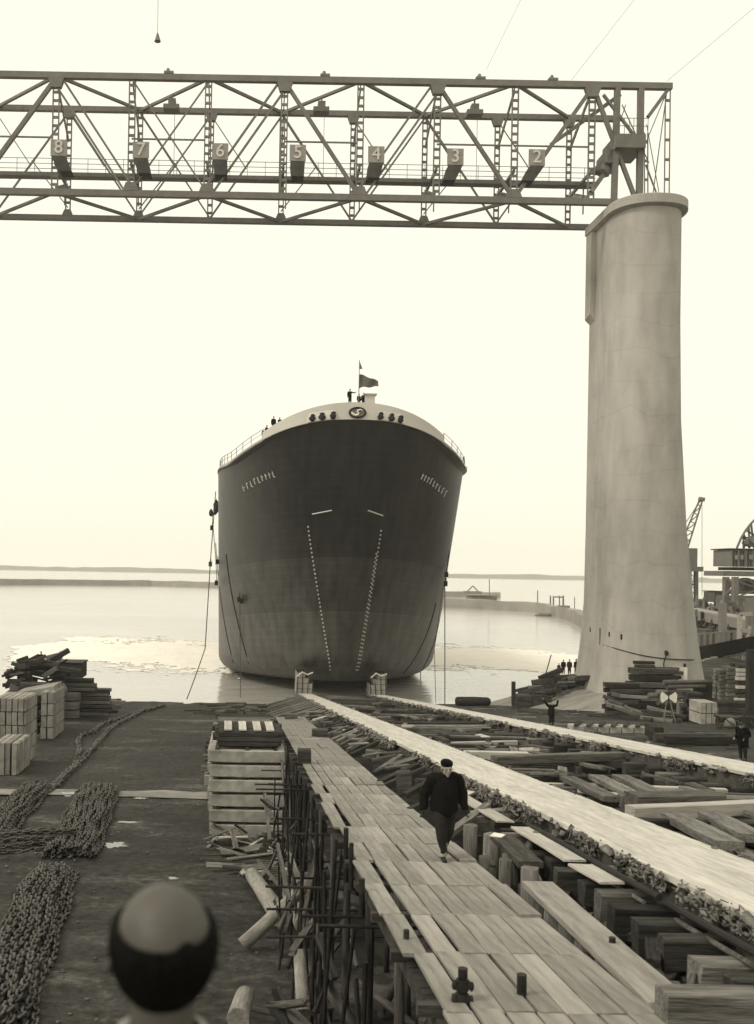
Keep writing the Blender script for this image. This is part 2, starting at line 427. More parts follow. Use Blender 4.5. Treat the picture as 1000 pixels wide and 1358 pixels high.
def shell(zlo, zhi, nz, sgns=(1, -1)):
    """zlo/zhi: functions of y giving local heights"""
    m = MB(); nrow = NPHI+7
    for sg in sgns:
        vs = []
        for k in range(nz+1):
            t = k/nz
            # iterate: heights depend on y which depends on height
            for q_ in range(nrow):
                t = (k/nz)**1.35; zz = zhi(104)*t; y = 104
                for _ in range(14):
                    y = ring_ys(zz)[q_]; zz = .5*zz+.5*(zlo(y)+(zhi(y)-zlo(y))*t)
                b_ = 0.0 if q_ == 0 else hull_b(y, min(zz, HZ))
                vs.append((SX+sg*b_, y, zworld(y, zz)))
        fs = []
        for k in range(nz):
            for j in range(nrow-1):
                q = (k*nrow+j, k*nrow+j+1, (k+1)*nrow+j+1, (k+1)*nrow+j)
                fs.append(q if sg > 0 else q[::-1])
        m.add(vs, fs)
    return m
ship = empty('tanker_ship', (SX, 115, 0), 'dark hulled tanker with pale bulwark sliding down the ways into the water', 'ship')
sh = shell(lambda y: 0, deck_zp, 44)
# flat of bottom
bt = [];
for y in [102+i*4 for i in range(0, 46)]:
    pass
vs = []; fs = []
ysb = ring_ys(0)
for y in ysb: vs += [(SX-hull_b(y, 0), y, zworld(y, 0)), (SX+hull_b(y, 0), y, zworld(y, 0))]
for i in range(len(ysb)-1): fs.append((2*i, 2*i+2, 2*i+3, 2*i+1))
sh.add(vs, fs)
vs = []; fs = []
ysb = ring_ys(HZ)
for y in ysb: vs += [(SX-hull_b(y, HZ)+.05, y, zworld(y, deck_zp(y))-.05), (SX+hull_b(y, HZ)-.05, y, zworld(y, deck_zp(y))-.05)]
for i in range(len(ysb)-1): fs.append((2*i, 2*i+1, 2*i+3, 2*i+2))
sh.add(vs, fs)
hull = sh.build('hull', M_HULL, ship, smooth=True)
try:
    hull.data.set_sharp_from_angle(angle=math.radians(40))
except Exception: pass
bw_ = MB()
YB = [102+3.7*(i/40)**2 for i in range(41)]
for sg in (1, -1):
    vs = []; fs = []
    for y in YB:
        b = hull_b(y, HZ); z0 = zworld(y, deck_zp(y))
        for (o, zz) in ((0.03, z0), (0.03, z0+top_h(y)), (-.22, z0+top_h(y)), (-.22, z0-.02)):
            vs.append((SX+sg*max(0, b+o if b > .3 else b), y-(0.03 if o > 0 else -.22)*(1 if b < 9 else .3), zz))
    for i in range(len(YB)-1):
        for a in range(3):
            q = (4*i+a, 4*i+4+a, 4*i+5+a, 4*i+1+a); fs.append(q if sg > 0 else q[::-1])
    e = len(YB)-1; fs.append((4*e, 4*e+1, 4*e+2, 4*e+3))
    bw_.add(vs, fs)
bulw = bw_.build('bulwark', M_LIGHT, ship, smooth=False)
# pale sheer strake running aft from the bulwark
for sg in (1, -1):
    m = MB(); vs = []; fs = []
    yy = [105.75+i*.7 for i in range(100)]
    for y in yy:
        b = hull_b(y, HZ); z0 = zworld(y, deck_zp(y))
        for (o, zz) in ((0.04, z0+.02), (0.04, z0+.2), (-.12, z0+.2), (-.12, z0+.02)): vs.append((SX+sg*(b+o), y, zz))
    for i in range(len(yy)-1):
        for a in range(3): fs.append((4*i+a, 4*i+4+a, 4*i+5+a, 4*i+1+a))
    m.add(vs, fs); m.build('sheer_strake', M_LIGHT, ship)
    r = MB(); yy = [106+i*1.5 for i in range(40)]; tops = []
    for y in yy:
        b = hull_b(y, HZ)-.25; z0 = zworld(y, deck_zp(y)); p = Vector((SX+sg*b, y, z0+.3)); q = p+Vector((0, 0, 1.0)); tops.append(q)
        r.tube(p, q, .035, n=5)
    r.path(tops, .03, 5); r.path([t-Vector((0,0,.45)) for t in tops], .02, 5)
    r.build('deck_rail', M_GREY, ship)
def ray_hull(px, py, out=0.05, y0=98, y1=150, top=False):
    y = y0
    while y < y1:
        p = P(px, py, y); zp = zlocal(y, p.z)
        if abs(p.x-SX) < hull_b(y, min(zp, HZ)): return P(px, py, y-out)
        y += .03
    return P(px, py, y1)
def hull_pt_x(off, z, sg):      # point of the shell at a sideways offset and a world height
    a, b = 95, 160
    for _ in range(40):
        m_ = (a+b)/2
        if hull_b(m_, zlocal(m_, z)) < off: a = m_
        else: b = m_
    return Vector((SX+sg*off, a-.05, z))
# draught marks: short dashes up the stem
def marks(top, bot, n, name='draught_mark', side=1):
    m = MB()
    for i in range(n):
        t = i/(n-1); off = top[0]+(bot[0]-top[0])*t**1.05; z = top[1]+(bot[1]-top[1])*t
        p = hull_pt_x(abs(off), z, 1 if off > 0 else -1); q = hull_pt_x(abs(off)+.16, z, 1 if off > 0 else -1)
        m.bar(p, q, .04, .2)
    return tag(m.build(name, mat('mark_white', .42, .3, bump=0), ship), kind='stuff')
marks((-4.5, 19.8), (-1.15, 3.4), 36)
marks((3.35, 19.5), (2.0, 3.4), 36)
marks((3.0, 17.0), (1.75, 3.4), 30)
for (a, b) in (((414, 682), (440, 677)), ((488, 677), (508, 684))):
    m = MB(); m.path([ray_hull(a[0]+(b[0]-a[0])*t, a[1]+(b[1]-a[1])*t) for t in (0, .33, .66, 1)], .07, 5); m.build('welded_bar', M_LIGHT, ship)
# the name on both bows: too far off to read, only its strokes show
def letters(p0, p1, n, lean):
    for i in range(n):
        t = i/(n-1); cx = p0[0]+(p1[0]-p0[0])*t; cy = p0[1]+(p1[1]-p0[1])*t+ (2.2*math.sin(t*math.pi))*(-1)
        pts = [ray_hull(cx+lean*k, cy+k, .07) for k in (-3.6, -1.2, 1.2, 3.6)]
        m = MB(); m.path(pts, .075, 4)
        q = random.choice((0, 1, 3)); e = ray_hull(cx+lean*(-3.6+q*2.4)+1.8, cy-3.6+q*2.4, .07)
        m.path([pts[q], e], .06, 4)
        m.build('name_letter', mat('letter_white', .62, .5, bump=0), ship)
letters((323, 648), (362, 629), 9, .33)
letters((560, 632), (590, 655), 9, -.4)
# emblem at the stem head
ec = Vector((SX, 101.85, zworld(102, deck_zp(102))+.7))
em = empty('emblem', (0,0,0), None, None); em.parent = ship; em.location = ec-ship.location
m = MB(); m.path([ec+Vector((.82*math.cos(a), 0.05*abs(math.cos(a))**2, .5*math.sin(a))) for a in lin(0, 2*math.pi, 33)], .11, 6, cap=False); m.build('ring', M_DARK, em)
m = MB(); m.add([ec+Vector((.8*math.cos(a), .0, .48*math.sin(a))) for a in lin(0, 2*math.pi, 33)[:-1]], [tuple(range(32))]); m.build('disc', M_GREY, em)
m = MB(); m.path([ec+Vector((x, -.06, z)) for x, z in ((.55, .2), (.3, .3), (.02, .22), (-.05, .08), (.1, -.06), (.05, -.22), (-.25, -.3), (-.55, -.12), (-.62, .05))], [.05,.09,.1,.09,.09,.11,.13,.12,.06], 6); m.build('letter_s', M_WHITE, em)
# mooring openings each side
def bul_pt(x, dz, out=.1):
    off = abs(x-SX); a, b = 100, 118
    for _ in range(30):
        mm_ = (a+b)/2
        if hull_b(mm_, HZ) < off: a = mm_
        else: b = mm_
    return Vector((x, a-out, zworld(a, deck_zp(a))+dz))
for sg, x0, x1 in ((-1, 2.15, 5.25), (1, 2.0, 5.1)):
    op = empty('mooring_opening', bul_pt(SX+sg*3.6, .6)-ship.location, None, None); op.parent = ship
    m = MB(); N = 14; vs = []
    top = []; bot = []
    for i in range(N+1):
        t = i/N; x = SX+sg*(x0+(x1-x0)*t); hh = .95*min(1, min(t, 1-t)*7+.45)
        bot.append(bul_pt(x, .06, .14)); top.append(bul_pt(x, .06+hh, .14))
    vs = bot+top; m.add(vs, [(i, i+1, N+2+i, N+1+i) for i in range(N)]); m.build('recess', M_WHITE, op)
    for t in (.13, .5, .82):
        x = SX+sg*(x0+(x1-x0)*t); c = bul_pt(x, .34, .3); m = MB()
        m.blob((c.x, c.y, c.z), .36, .2, .3, .2); m.blob((c.x+.05, c.y, c.z+.32), .26, .15, .2, .2)
        m.build('fairlead', M_DARK, op)
# jackstaff and flag
jb = Vector((SX+.35, 104.2, 31.2))
js = empty('jackstaff', jb-ship.location, None, None); js.parent = ship
m = MB(); m.tube(jb, jb+Vector((0, 0, 6.3)), .06, .03, 6); m.build('pole', M_GREY, js)
m = MB(); vs = []; fs = []
for i in range(15):
    t = i/14
    for j in range(9):
        q = j/8; x = 2.05*t; drop = .95*t**1.3
        vs.append((jb.x+x, jb.y+.14*math.sin(t*8+q*2), jb.z+4.75-1.5*q*(1-.62*t)-drop*.75+.08*math.sin(t*9)))
for i in range(14):
    for j in range(8): fs.append((i*9+j, i*9+j+1, i*9+j+10, i*9+j+9))
m.add(vs, fs); fl = m.build('flag', mat('flag_cloth', .15, .09, bump=.1), js, smooth=True)
sol = fl.modifiers.new('s', 'SOLIDIFY'); sol.thickness = .03
m = MB(); m.add([(jb.x, jb.y, jb.z+6.2), (jb.x, jb.y, jb.z+5.3), (jb.x+.35, jb.y+.05, jb.z+5.35)], [(0,1,2)]); pn = m.build('pennant', M_GREY, js)
pn.modifiers.new('s', 'SOLIDIFY').thickness = .03
# small deck fittings that stand above the bulwark
m = MB(); m.box(SX+1.0, SX+2.0, 103.6, 104.4, jb.z-.1, jb.z+2.55); m.box(SX+.8, SX+2.2, 103.4, 104.6, jb.z+2.5, jb.z+2.62); m.build('deck_locker', M_LIGHT, ship)

# launching cradle: two timber poppets under the bow
for i, (x0, lab) in enumerate(((6.55, 'timber poppet under the bow at the head of the left launching way'), (15.15, 'timber poppet under the bow at the head of the right launching way'))):
    t_ = empty('poppet', (x0, 115, .5), lab, 'cradle')
    sg = -1 if x0 < SX else 1
    zb = zw(115, HT)+.02
    M_POP = mat('poppet_wood', .34, .2, scale=2, stretch=(3,3,.6), bump=.3)
    for k in range(4):
        z0 = zb+k*.64; z1 = z0+.58
        cut = max(0, k-1)*.42
        a = x0-.98; b = x0+.98
        if sg < 0: b -= cut
        else: a += cut
        m = MB(); m.box(a+.02*k, b-.02*k, 114.2, 117.5, z0, z1); m.build('crib_timber', M_POP, t_)
        m = MB(); m.box(a+.1, b-.1, 114.27, 117.4, z1, z0+.64); m.build('crib_wedge', M_DARKW, t_)
    m = MB()
    for xx in (x0-.85, x0-.3, x0+.35, x0+.9): m.tube((xx, 114.1, zb), (xx+sg*-.1, 114.25, zb+2.6-(.8 if (xx-x0)*sg < 0 else 0)), .05, n=6)
    m.build('tie_rod', M_RUST, t_)
    m = MB(); zt = zb+2.35
    m.path([(x0-.9, 114.0, zt-.3), (x0-.3, 113.9, zt+.25), (x0+.3, 113.9, zt-.05), (x0+.95, 114.0, zt+.2)], .09, 6); m.build('chain_lashing', M_LIGHT, t_)

# ropes down the ship's sides with their blocks
def rope(pts, r, label, sag=0.0, blocks=(), name='rope'):
    t_ = empty(name, pts[-1], label, 'rope')
    q = []
    for i in range(len(pts)-1):
        a, b = Vector(pts[i]), Vector(pts[i+1])
        for k in range(12):
            t = k/12; p = a.lerp(b, t); p.z -= sag*4*t*(1-t)*(b-a).length*.1; q.append(p)
    q.append(Vector(pts[-1]))
    m = MB(); m.path(q, r, 6); m.build('rope_line', M_ROPE, t_)
    for bl in blocks:
        m = MB(); bl = Vector(bl); m.box(bl.x-.22, bl.x+.22, bl.y-.12, bl.y+.12, bl.z-.32, bl.z+.32); m.tube(bl+Vector((0,-.2,0)), bl+Vector((0,.2,0)), .2, n=10); m.path([bl+Vector((0,0,.3)), bl+Vector((.1,0,.5)), bl+Vector((0,0,.7))], .05, 5)
        m.build('pulley_block', M_DARK, t_)
rope([P(286, 652, 131), P(279, 745, 128), P(272, 860, 119), (-6.9, 110.6, .25)], .06, 'rope hanging off the left side of the ship and trailing to the shore', .12, [P(279, 748, 128), P(281, 700, 129)])
rope([P(281, 678, 131), P(286, 740, 130), P(288, 775, 128)], .05, 'short rope and pulley blocks hanging on the left flank of the ship', 0, [P(287, 773, 128), P(288, 745, 129)])
rope([P(317, 740, 122), P(318, 792, 121), P(319, 925, 112)], .045, 'thin rope hanging straight down in front of the left bow', 0, [P(317, 795, 120.5), P(321, 797, 120.5)])
rope([P(608, 640, 122), P(593, 752, 121), P(590, 775, 119), P(590, 934, 110)], .06, 'rope hanging from the right bow to the shore beside the way', 0, [P(591, 774, 119), P(592, 762, 119.3)])
rope([P(600, 690, 126), P(576, 860, 122), P(578, 932, 111)], .035, 'thinnest rope falling from the right bow just inside the thicker one', 0)
for a, b, c in (((300, 735), (306, 800), (330, 880)), ((286, 720), (292, 820), (312, 888)), ((578, 800), (565, 860), (535, 893)), ((588, 790), (578, 865), (556, 893))):
    m = MB(); m.path([ray_hull(a[0]*(1-t)**2+2*b[0]*t*(1-t)+c[0]*t*t, a[1]*(1-t)**2+2*b[1]*t*(1-t)+c[1]*t*t, .08, y1=170) for t in lin(0, 1, 14)], .07, 5); m.build('bilge_cable', M_DARK, ship)
m = MB(); p = ray_hull(287, 672, .4, y1=160); m.blob(p, .5, .8, 1.2, .3); m.blob(p+Vector((-.8,-.5,-1)), .4,.5,.6,.3); m.build('side_bracket', M_DARK, ship)
m = MB(); p = Vector((SX+hull_b(123,HZ)+.1, 123, zworld(123, 27.2)-.6)); m.tube(p, p+Vector((.5,0,1.6)), .07); m.tube(p+Vector((.2,0,-.3)), p+Vector((.9,0,.3)), .06); m.build('boat_davit', M_DARK, ship)

# ================================================================== LAUNCHING WAYS
def way(x0, x1, label, ya, yb):
    t_ = empty('launching_way', ((x0+x1)/2, 20, zw(20, HT)), label, 'slipway track', 'launching ways')
    n = 520
    def strip(xa, xb, ha, hb, m, name, jit=0.0, side=None):
        b = MB(); vs = []; fs = []
        for i in range(n+1):
            t = i/n; y = ya+(yb-ya)*t**1.5
            j = jit*fbm(y, xa, 1.7)*1.5; j2 = jit*fbm(y, xb+9, 1.9)*1.5
            vs += [(xa+j, y, zw(y, ha)), (xb+j2, y, zw(y, ha)), (xb+j2, y, zw(y, hb)), (xa+j, y, zw(y, hb))]
        for i in range(n):
            k = 4*i
            for a in range(4): fs.append((k+a, k+(a+1) % 4, k+4+(a+1) % 4, k+4+a))
        fs += [(0,3,2,1), (4*n, 4*n+1, 4*n+2, 4*n+3)]
        b.add(vs, fs); return b.build(name, m, t_)
    strip(x0, x1, HT, HT+.09, M_WAY, 'running_surface', .022)
    strip(x0+.08, x1-.08, HT+.095, HT+.62, M_SIDE, 'way_timber', .03)
    strip(x0-.12, x0+.06, HT+.70, HT+.86, M_WOOD, 'lower_ledge', .02)
    # ragged packing of grease cloth along both edges
    for xe, sg, cnt in ((x0, -1, 520), (x1, 1, 260)):
        b = MB()
        for i in range(int(cnt*9)):
            y = ya+(yb-ya)*R()**1.9; s = U(.012, .036)*(.75+min(1, y/60)*2.2); big = R() < .03
            if big: s *= 1.9
            if fbm(y, xe, .6) < .0 and not big: continue
            if R() < .34:
                p = Vector((xe+sg*U(-.06, .06), y, zw(y, HT-.015+.2*R()**1.5))); q_ = [p]; f_ = .8+min(1.6, y/25)
                for _ in range(random.choice((2, 3, 4))): p = p+Vector((sg*U(-.01, .045), U(-.1, .1), U(-.075, .02)))*f_; q_.append(p)
                b.path(q_, [U(.004, .013)*f_ for _ in q_], 4); continue
            b.blob((xe+sg*U(-.03, .09), y, zw(y, HT+.02+.26*R()**1.6)), s*U(.6, 1.2), s*U(.9, 3.2), s*U(.35, 1.0), .45, 6, 4)
        o = b.build('edge_packing', M_RAG, t_, smooth=True); tag(o, kind='stuff')
    return t_
wl = way(5.68, 7.36, 'wide pale greased launching way running from right foreground to the bow, nearer of the two', 3, 122)
wr = way(14.15, 15.95, 'narrower looking pale launching way on the far right side of the slip', 12, 122)
for (ya, yb, hh, r) in ((9.5, 12.6, .27, .05), (12.9, 19.0, .25, .05), (9.5, 12.4, .42, .035), (13.4, 18.6, .43, .03)):
    m = MB(); m.path([(5.46, y, zw(y, HT+hh)) for y in lin(ya, yb, 14)], r, 8)
    m.build('grease_pipe', M_DARK if r > .04 else M_WOOD, wl)

# support blocks under the ways, one timber each
GRP_B = 'support blocks under the launching ways'
for y in [9.2+i*.78 for i in range(15)]+[21+i*1.5 for i in range(18)]:
    near = y < 21
    a = Vector((4.95+U(-.12, .12), y, 0)); zt = zw(y, 3.02+U(-.03, .08))
    hgt = U(.34, .5)
    o = beam('support_block', (a.x, y, zt-hgt/2), (7.3, y+U(-.03, .03), zt-hgt/2), U(.24, .34), hgt, M_DARKW if R() < .7 else M_WOOD, rough=.035,
         label='squared timber block sticking out under the left edge of the nearer launching way', cat='timber block', group=GRP_B)
    if near:
        beam('support_block', (5.15+U(-.1, .1), y+.05, zt-hgt-.33), (7.2, y, zt-hgt-.27), .4, .5, M_DARKW, label='lower timber block bearing the block above it under the nearer way', cat='timber block', group=GRP_B+', lower row')
for y in [14+i*1.5 for i in range(46)]:
    zt = zw(y, 3.0+U(0, .12)); hgt = U(.4, .6)
    beam('support_block', (13.7+U(-.5, .15), y, zt-hgt/2), (15.9, y, zt-hgt/2), U(.3, .42), hgt, M_DARKW if R() < .6 else M_WOOD,
         label='squared timber block under the inner edge of the far right way', cat='timber block', group='support blocks under the right way')

# ================================================================== TIMBERS BETWEEN THE WAYS
def tb(a, b, w, h, m, label, group, **k): return beam('slip_timber', a, b, w, h, m, label=label, cat='timber', group=group, **k)
y = 15.5
while y < 112:
    step = U(.45, .95)*(1+.006*y); y += step
    h = 3.25+U(-.05, .55); x0 = 7.75+U(0, 1.6); x1 = x0+U(3.2, 6.2); x1 = min(x1, 13.9)
    if R() < .18: x0 = 7.6; x1 = 13.9; h = 3.1
    m_ = M_WOOD if R() < .5 else (M_PALEW if R() < .1 else M_DARKW)
    if zw(y, h) < .3: h = H-S*y-.3
    tb((x0, y+U(-.3, .3), zw(y, h)), (x1, y+U(-.35, .35), zw(y, h)+U(-.12, .12)), U(.12, .34), U(.12, .34), m_, 'rough sawn timber lying across the slip between the two launching ways', 'cross timbers between the ways')
for i in range(85):
    y = 16+80*R()**1.3; x = U(8, 13.4); L_ = U(.8, 3.0); h = 2.98+U(0, .3)
    a = U(-.5, .5)
    tb((x, y, zw(y, h)), (x+math.sin(a)*L_, y+math.cos(a)*L_, zw(y+L_, h+U(-.1, .12))), U(.1, .36), U(.05, .18), M_WOOD if R() < .55 else (M_DARKW if R() < .7 else M_PALEW), 'loose plank thrown lengthwise over the cross timbers between the ways', 'loose planks between the ways', roll=U(-.15, .15))
for i in range(80):
    y = 15+85*R()**1.2; x = U(7.9, 13.7); h = U(3.1, 3.5); L_ = U(.25, .8); s = U(.12, .36)
    tb((x, y, zw(y, h)), (x+U(.2, 1)*L_, y+U(-.3, .3), zw(y, h)), s, s, M_DARKW if R() < .7 else M_WOOD, 'short dark packing block left among the cross timbers', 'packing blocks between the ways')
# the larger pieces one can pick out
pa = plane(822, 1062, 2.98, S); pb = plane(985, 1066, 2.98, S); tb(pa, (pb.x+.5, pa.y, pa.z), .34, .3, M_WOOD, 'long pale topped timber lying square across behind the grey sheet pile', 'named')
for (a, b, w_, h_, mm, lab) in (
    ((752, 1032), (812, 1060), .42, .14, M_WOOD, 'slanting plank leaning on the pale timber, left of three'),
    ((790, 1030), (842, 1056), .42, .14, M_WOOD, 'slanting plank leaning on the pale timber, middle of three'),
    ((822, 1030), (876, 1056), .45, .14, M_WOOD, 'slanting plank leaning on the pale timber, right of three'),
    ((893, 1083), (968, 1122), .5, .16, M_WOOD, 'wide slanting plank resting on the cross beam at right foreground, nearer the way'),
    ((942, 1082), (1000, 1112), .5, .16, M_WOOD, 'wide slanting plank at the right edge behind the way'),
    ((835, 1078), (1010, 1070), .3, .3, M_PALEW, 'bright edged cross beam at right between the ways'),
    ((836, 1066), (952, 1064), .55, .5, M_WOOD, 'thick squared timber lying across at right between the ways'),
    ((560, 1000), (700, 1003), .3, .3, M_PALEW, 'bright cross beam behind the walking man'),
    ((655, 1008), (860, 1003), .35, .3, M_WOOD, 'cross timber just behind the bright cross beam')):
    A = plane(a[0], a[1], 2.95, S); B = plane(b[0], b[1], 2.95, S)
    if A.x < 7.6: A.x = 7.65
    if B.x > 13.95: B.x = 13.95
    o = tb(A, B, w_, h_, mm, lab, None)
    if 'group' in o: del o['group']

# ================================================================== PLANK WALKWAY
wk = empty('plank_walkway', (3.0, 20, zw(20, HW)), 'broad plank walkway running from the foreground towards the ship along the scaffold', 'walkway')
NC = 7; wcol = 2.06/NC; count = 0
far = MB()
row = 0; y = 7.6
pale_cells = {(3, 4), (1, 2), (4, 1), (2, 6), (5, 9), (3, 11)}
while y < 66:
    L_ = U(1.75, 1.95) if y < 34 else U(2.2, 3)
    for c in range(NC):
        x = 1.93+(c+.5)*wcol; y0 = y+U(-.03, .03); y1 = y+L_+U(-.02, .06)
        dz = U(0, .022)+(.03 if R() < .1 else 0)
        a = (x+U(-.012, .012), y0, zw(y0, HW)+dz-.02); b = (x+U(-.02, .02), y1, zw(y1, HW)+dz-.02)
        if c == 0 and R() < .3: a = (a[0]-.1, a[1], a[2]); b = (b[0]-.1, b[1], b[2])
        if count < 100:
            mm = M_PALEW if False else M_DECK
            if (c, row) in pale_cells: mm = mat('fresh_plank', .36, .25, scale=3, stretch=(.5,6,6), bump=.3)
            beam('plank', a, b, wcol-(U(.008, .022) if R() < .72 else U(.03, .065)), .045, mm, wk, rough=.006); count += 1
        else: far.bar(a, b, wcol-.014, .045)
    y += L_; row += 1
tag(far.build('plank', M_DECK, wk), kind='stuff')
for y in lin(8, 65, 32):
    m = MB(); m.bar((1.75, y, zw(y, HW)-.12), (4.1, y, zw(y, HW)-.12), .12, .12); m.build('cross_bearer', M_DARKW, wk)
for x in (2.0, 3.1, 3.95):
    m = MB(); m.bar((x, 7.6, zw(7.6, HW)-.28), (x, 65, zw(65, HW)-.28), .14, .2); m.build('stringer', M_DARKW, wk)
for y in lin(9, 62, 16):
    for x in (2.05, 3.9):
        beam('post', (x, y, zl(y)-.1), (x+U(-.06,.06), y, zw(y, HW)-.35), .16, .16, M_DARKW, wk, log=True) if y < 44 else None

# scaffold tubes standing along the left side of the walkway: each can be lifted away
def tubeobj(name, a, b, r, m, label, cat, group=None, n=8):
    q = MB(); q.tube(a, b, r, n=n); o = q.build(name, m); centre(o); return tag(o, label, cat, group)
y = 10.5
while y < 46:
    x = 1.72+U(-.35, .15); zt = zw(y, HW)+(U(-.3, .4) if R() < .3 else U(-2.2, -.4))
    tubeobj('scaffold_pole', (x+U(-.5, .35), y+U(-.5, .5), gz(x, y)-.1), (x+U(-.1, .1), y+U(-.3, .3), zt), .035, M_RUST, 'upright iron scaffold pole standing beside the left edge of the walkway', 'pole', 'upright scaffold poles beside the walkway')
    y += U(.7, 1.5)
for i in range(9):
    y = U(22, 42); x = U(.9, 1.7); zt = zw(y, HW)-U(.3, 2.2)
    tubeobj('scaffold_pole', (x, y, gz(x, y)-.05), (x+U(-.25, .25), y+U(-.3, .3), zt), .028, M_RUST if R() < .8 else M_WOOD, 'thin rod standing loose in the scaffold beside the dark yard', 'pole', 'thin rods in the scaffold')
for i in range(14):
    y = U(14, 42); z = zw(y, HW)-U(.4, 2.4)
    tubeobj('scaffold_tube', (U(.3, 1.2), y, z), (4.0, y+U(-.1, .1), z+U(-.05, .05)), .03, M_RUST, 'horizontal scaffold tube passing under the walkway', 'pole', 'horizontal tubes under the walkway')
for i in range(9):
    y = U(15, 38); z = zl(y)+U(.8, 2.4)
    tubeobj('scaffold_tube', (1.6+U(-.3, .2), y, z), (1.6+U(-.3, .2), y+U(3, 5), z-U(-.6, 1.2)), .03, M_RUST, 'long scaffold tube running beside the walkway', 'pole', 'long tubes beside the walkway')
for (a, b, lab) in (((409, 1080), (412, 1100), 'a'),):
    pass
# light bamboo-like poles, paler than the iron ones
for (a, b, d, lab) in (((411, 1100), (424, 1145), 30, 'pale thin pole leaning in the scaffold, upper one of the leaning pair'),
                       ((424, 1120), (444, 1165), 29, 'pale thin pole leaning in the scaffold, lower one of the leaning pair'),
                       ((415, 1195), (430, 1285), 23.5, 'pale jointed pole leaning low in the scaffold'),
                       ((463, 1240), (474, 1282), 21, 'short pale pole stub low beside the walkway posts')):
    A = P(a[0], a[1], d+.4); B = P(b[0], b[1], d-.4); tubeobj('leaning_pole', A, B, .05, M_WOOD, lab, 'pole')
for (px, y0_, y1_, d, r, lab) in ((459, 1098, 1170, 17.6, .045, 'dark stake beside the walkway edge level with the man'),
                            ((466, 1118, 1180, 17.1, .04, 'shorter dark stake right next to the walkway edge')),
                            ((480, 1165, 1215, 14.5, .045, 'dark stake at the notch in the walkway edge')),
                            ((539, 1233, 1300, 11.9, .036, 'dark post with flat top at the lower left edge of the walkway')),
                            ((692, 1292, 1350, 9.9, .05, 'thick round post rising through the planks at the bottom')),
                            ((812, 1243, 1305, 11.7, .04, 'dark post standing in the gap right of the walkway')),
                            ((636, 1108, 1160, 17.4, .045, 'dark stake at the right edge of the walkway behind the posts'))):
    A = P(px, y1_, d); B = P(px, y0_, d); tubeobj('stake', A, B, r, M_RUST, lab, 'post', n=10)
# screw jack post with its clamps
t_ = empty('clamp_post', P(613, 1350, 9.7), 'iron post with bolted clamps standing through the walkway planks', 'post')
m = MB(); m.tube(P(613, 1375, 9.7), P(614, 1284, 9.7), .048, n=12); m.build('post_tube', M_RUST, t_)
for (yy, xx) in ((1306, 0), (1324, -1)):
    m = MB(); p = P(613+xx, yy, 9.7); m.box(p.x-.085, p.x+.085, p.y-.06, p.y+.06, p.z-.025, p.z+.025); m.blob(p+Vector((-.085,-.04,.01)), .028, .03, .045, .1); m.blob(p+Vector((.085,-.04,.0)), .026, .03, .05, .1)
    m.tube(p+Vector((0,0,-.05)), p+Vector((0,0,.05)), .066, n=10); m.build('clamp', M_RUST, t_)

# ================================================================== TIMBER STRIP BETWEEN WALKWAY AND THE NEARER WAY
def hb(x, y, h): return (x, y, zw(y, h))
NG = None
beam('squared_timber', hb(3.95, 9.25, 3.12), hb(9.5, 9.25, 3.12), .3, .36, M_WOOD, label='thick timber beam lying square across the bottom right corner', cat='timber')
beam('squared_timber', hb(4.95, 10.2, 3.75), hb(4.78, 17.2, 3.7), .22, .26, M_WOOD, label='long timber running below the support blocks left of the nearer way', cat='timber')
beam('timber_plank', hb(4.22, 9.6, 3.24), hb(4.45, 14.9, 3.18), .46, .09, M_DECK, label='wide plank lying on log stubs just right of the walkway', cat='plank')
beam('timber_plank', hb(4.35, 9.4, 3.5), hb(4.55, 11.6, 3.5), .42, .07, M_DECK, label='lower plank beside the bottom right beam under the dark post', cat='plank')
beam('timber_plank', hb(4.66, 16.0, 3.1), hb(4.8, 18.4, 3.05), .42, .11, M_DARKW, label='dark plank with a white scrap on it between posts and way', cat='plank')
beam('timber_board', hb(5.22, 15.5, 2.93), hb(5.2, 18.6, 2.9), .34, .035, M_PALEW, label='bright new board lying on blocks beside the nearer way, middle of three', cat='board')
beam('timber_board', hb(5.25, 14.0, 2.95), hb(5.22, 15.3, 2.95), .36, .035, M_PALEW, label='short bright board beside the nearer way, nearest of three', cat='board')
beam('timber_board', hb(5.2, 19.6, 2.95), hb(5.1, 23.5, 2.9), .34, .035, M_PALEW, label='bright board just behind the walking man, farthest of three', cat='board')
q = beam('board_scrap', hb(4.6, 18.05, 2.99), hb(4.75, 18.3, 2.98), .22, .02, M_WHITE, label='small white scrap on the dark plank', cat='scrap')
beam('squared_timber', hb(4.35, 16.6, 3.75), hb(5.35, 18.0, 2.95), .24, .24, M_WOOD, label='thick round prop leaning up to the way behind the walking man', cat='prop', log=True)
y = 10.3
while y < 18.5:
    beam('sleeper', hb(4.05, y, 4.05), hb(6.2, y+U(-.1, .1), 4.05), .3, .24, M_WOOD if R() < .5 else M_DARKW, label='low cross sleeper in the gap between walkway and nearer way', cat='sleeper', group='sleepers in the gap beside the walkway'); y += U(.7, .95)
for (x, y, h, r) in ((4.38, 16.4, 3.1, .13), (4.5, 15.5, 3.05, .16), (4.42, 14.6, 3.15, .17), (4.2, 17.2, 3.2, .11), (4.36, 13.9, 3.3, .14), (4.33, 13.1, 3.32, .15), (4.3, 12.3, 3.34, .13), (4.28, 11.5, 3.33, .15), (4.6, 16.9, 3.1, .16), (4.75, 19, 3.1, .18), (4.62, 20.1, 3.1, .17)):
    beam('log_stub', (x, y, zw(y, 5)), (x+U(-.03, .03), y, zw(y, h)), r*2, r*2, M_WOOD, label='round log stub standing upright between the walkway and the nearer way', cat='post', group='log stubs beside the walkway', log=True)
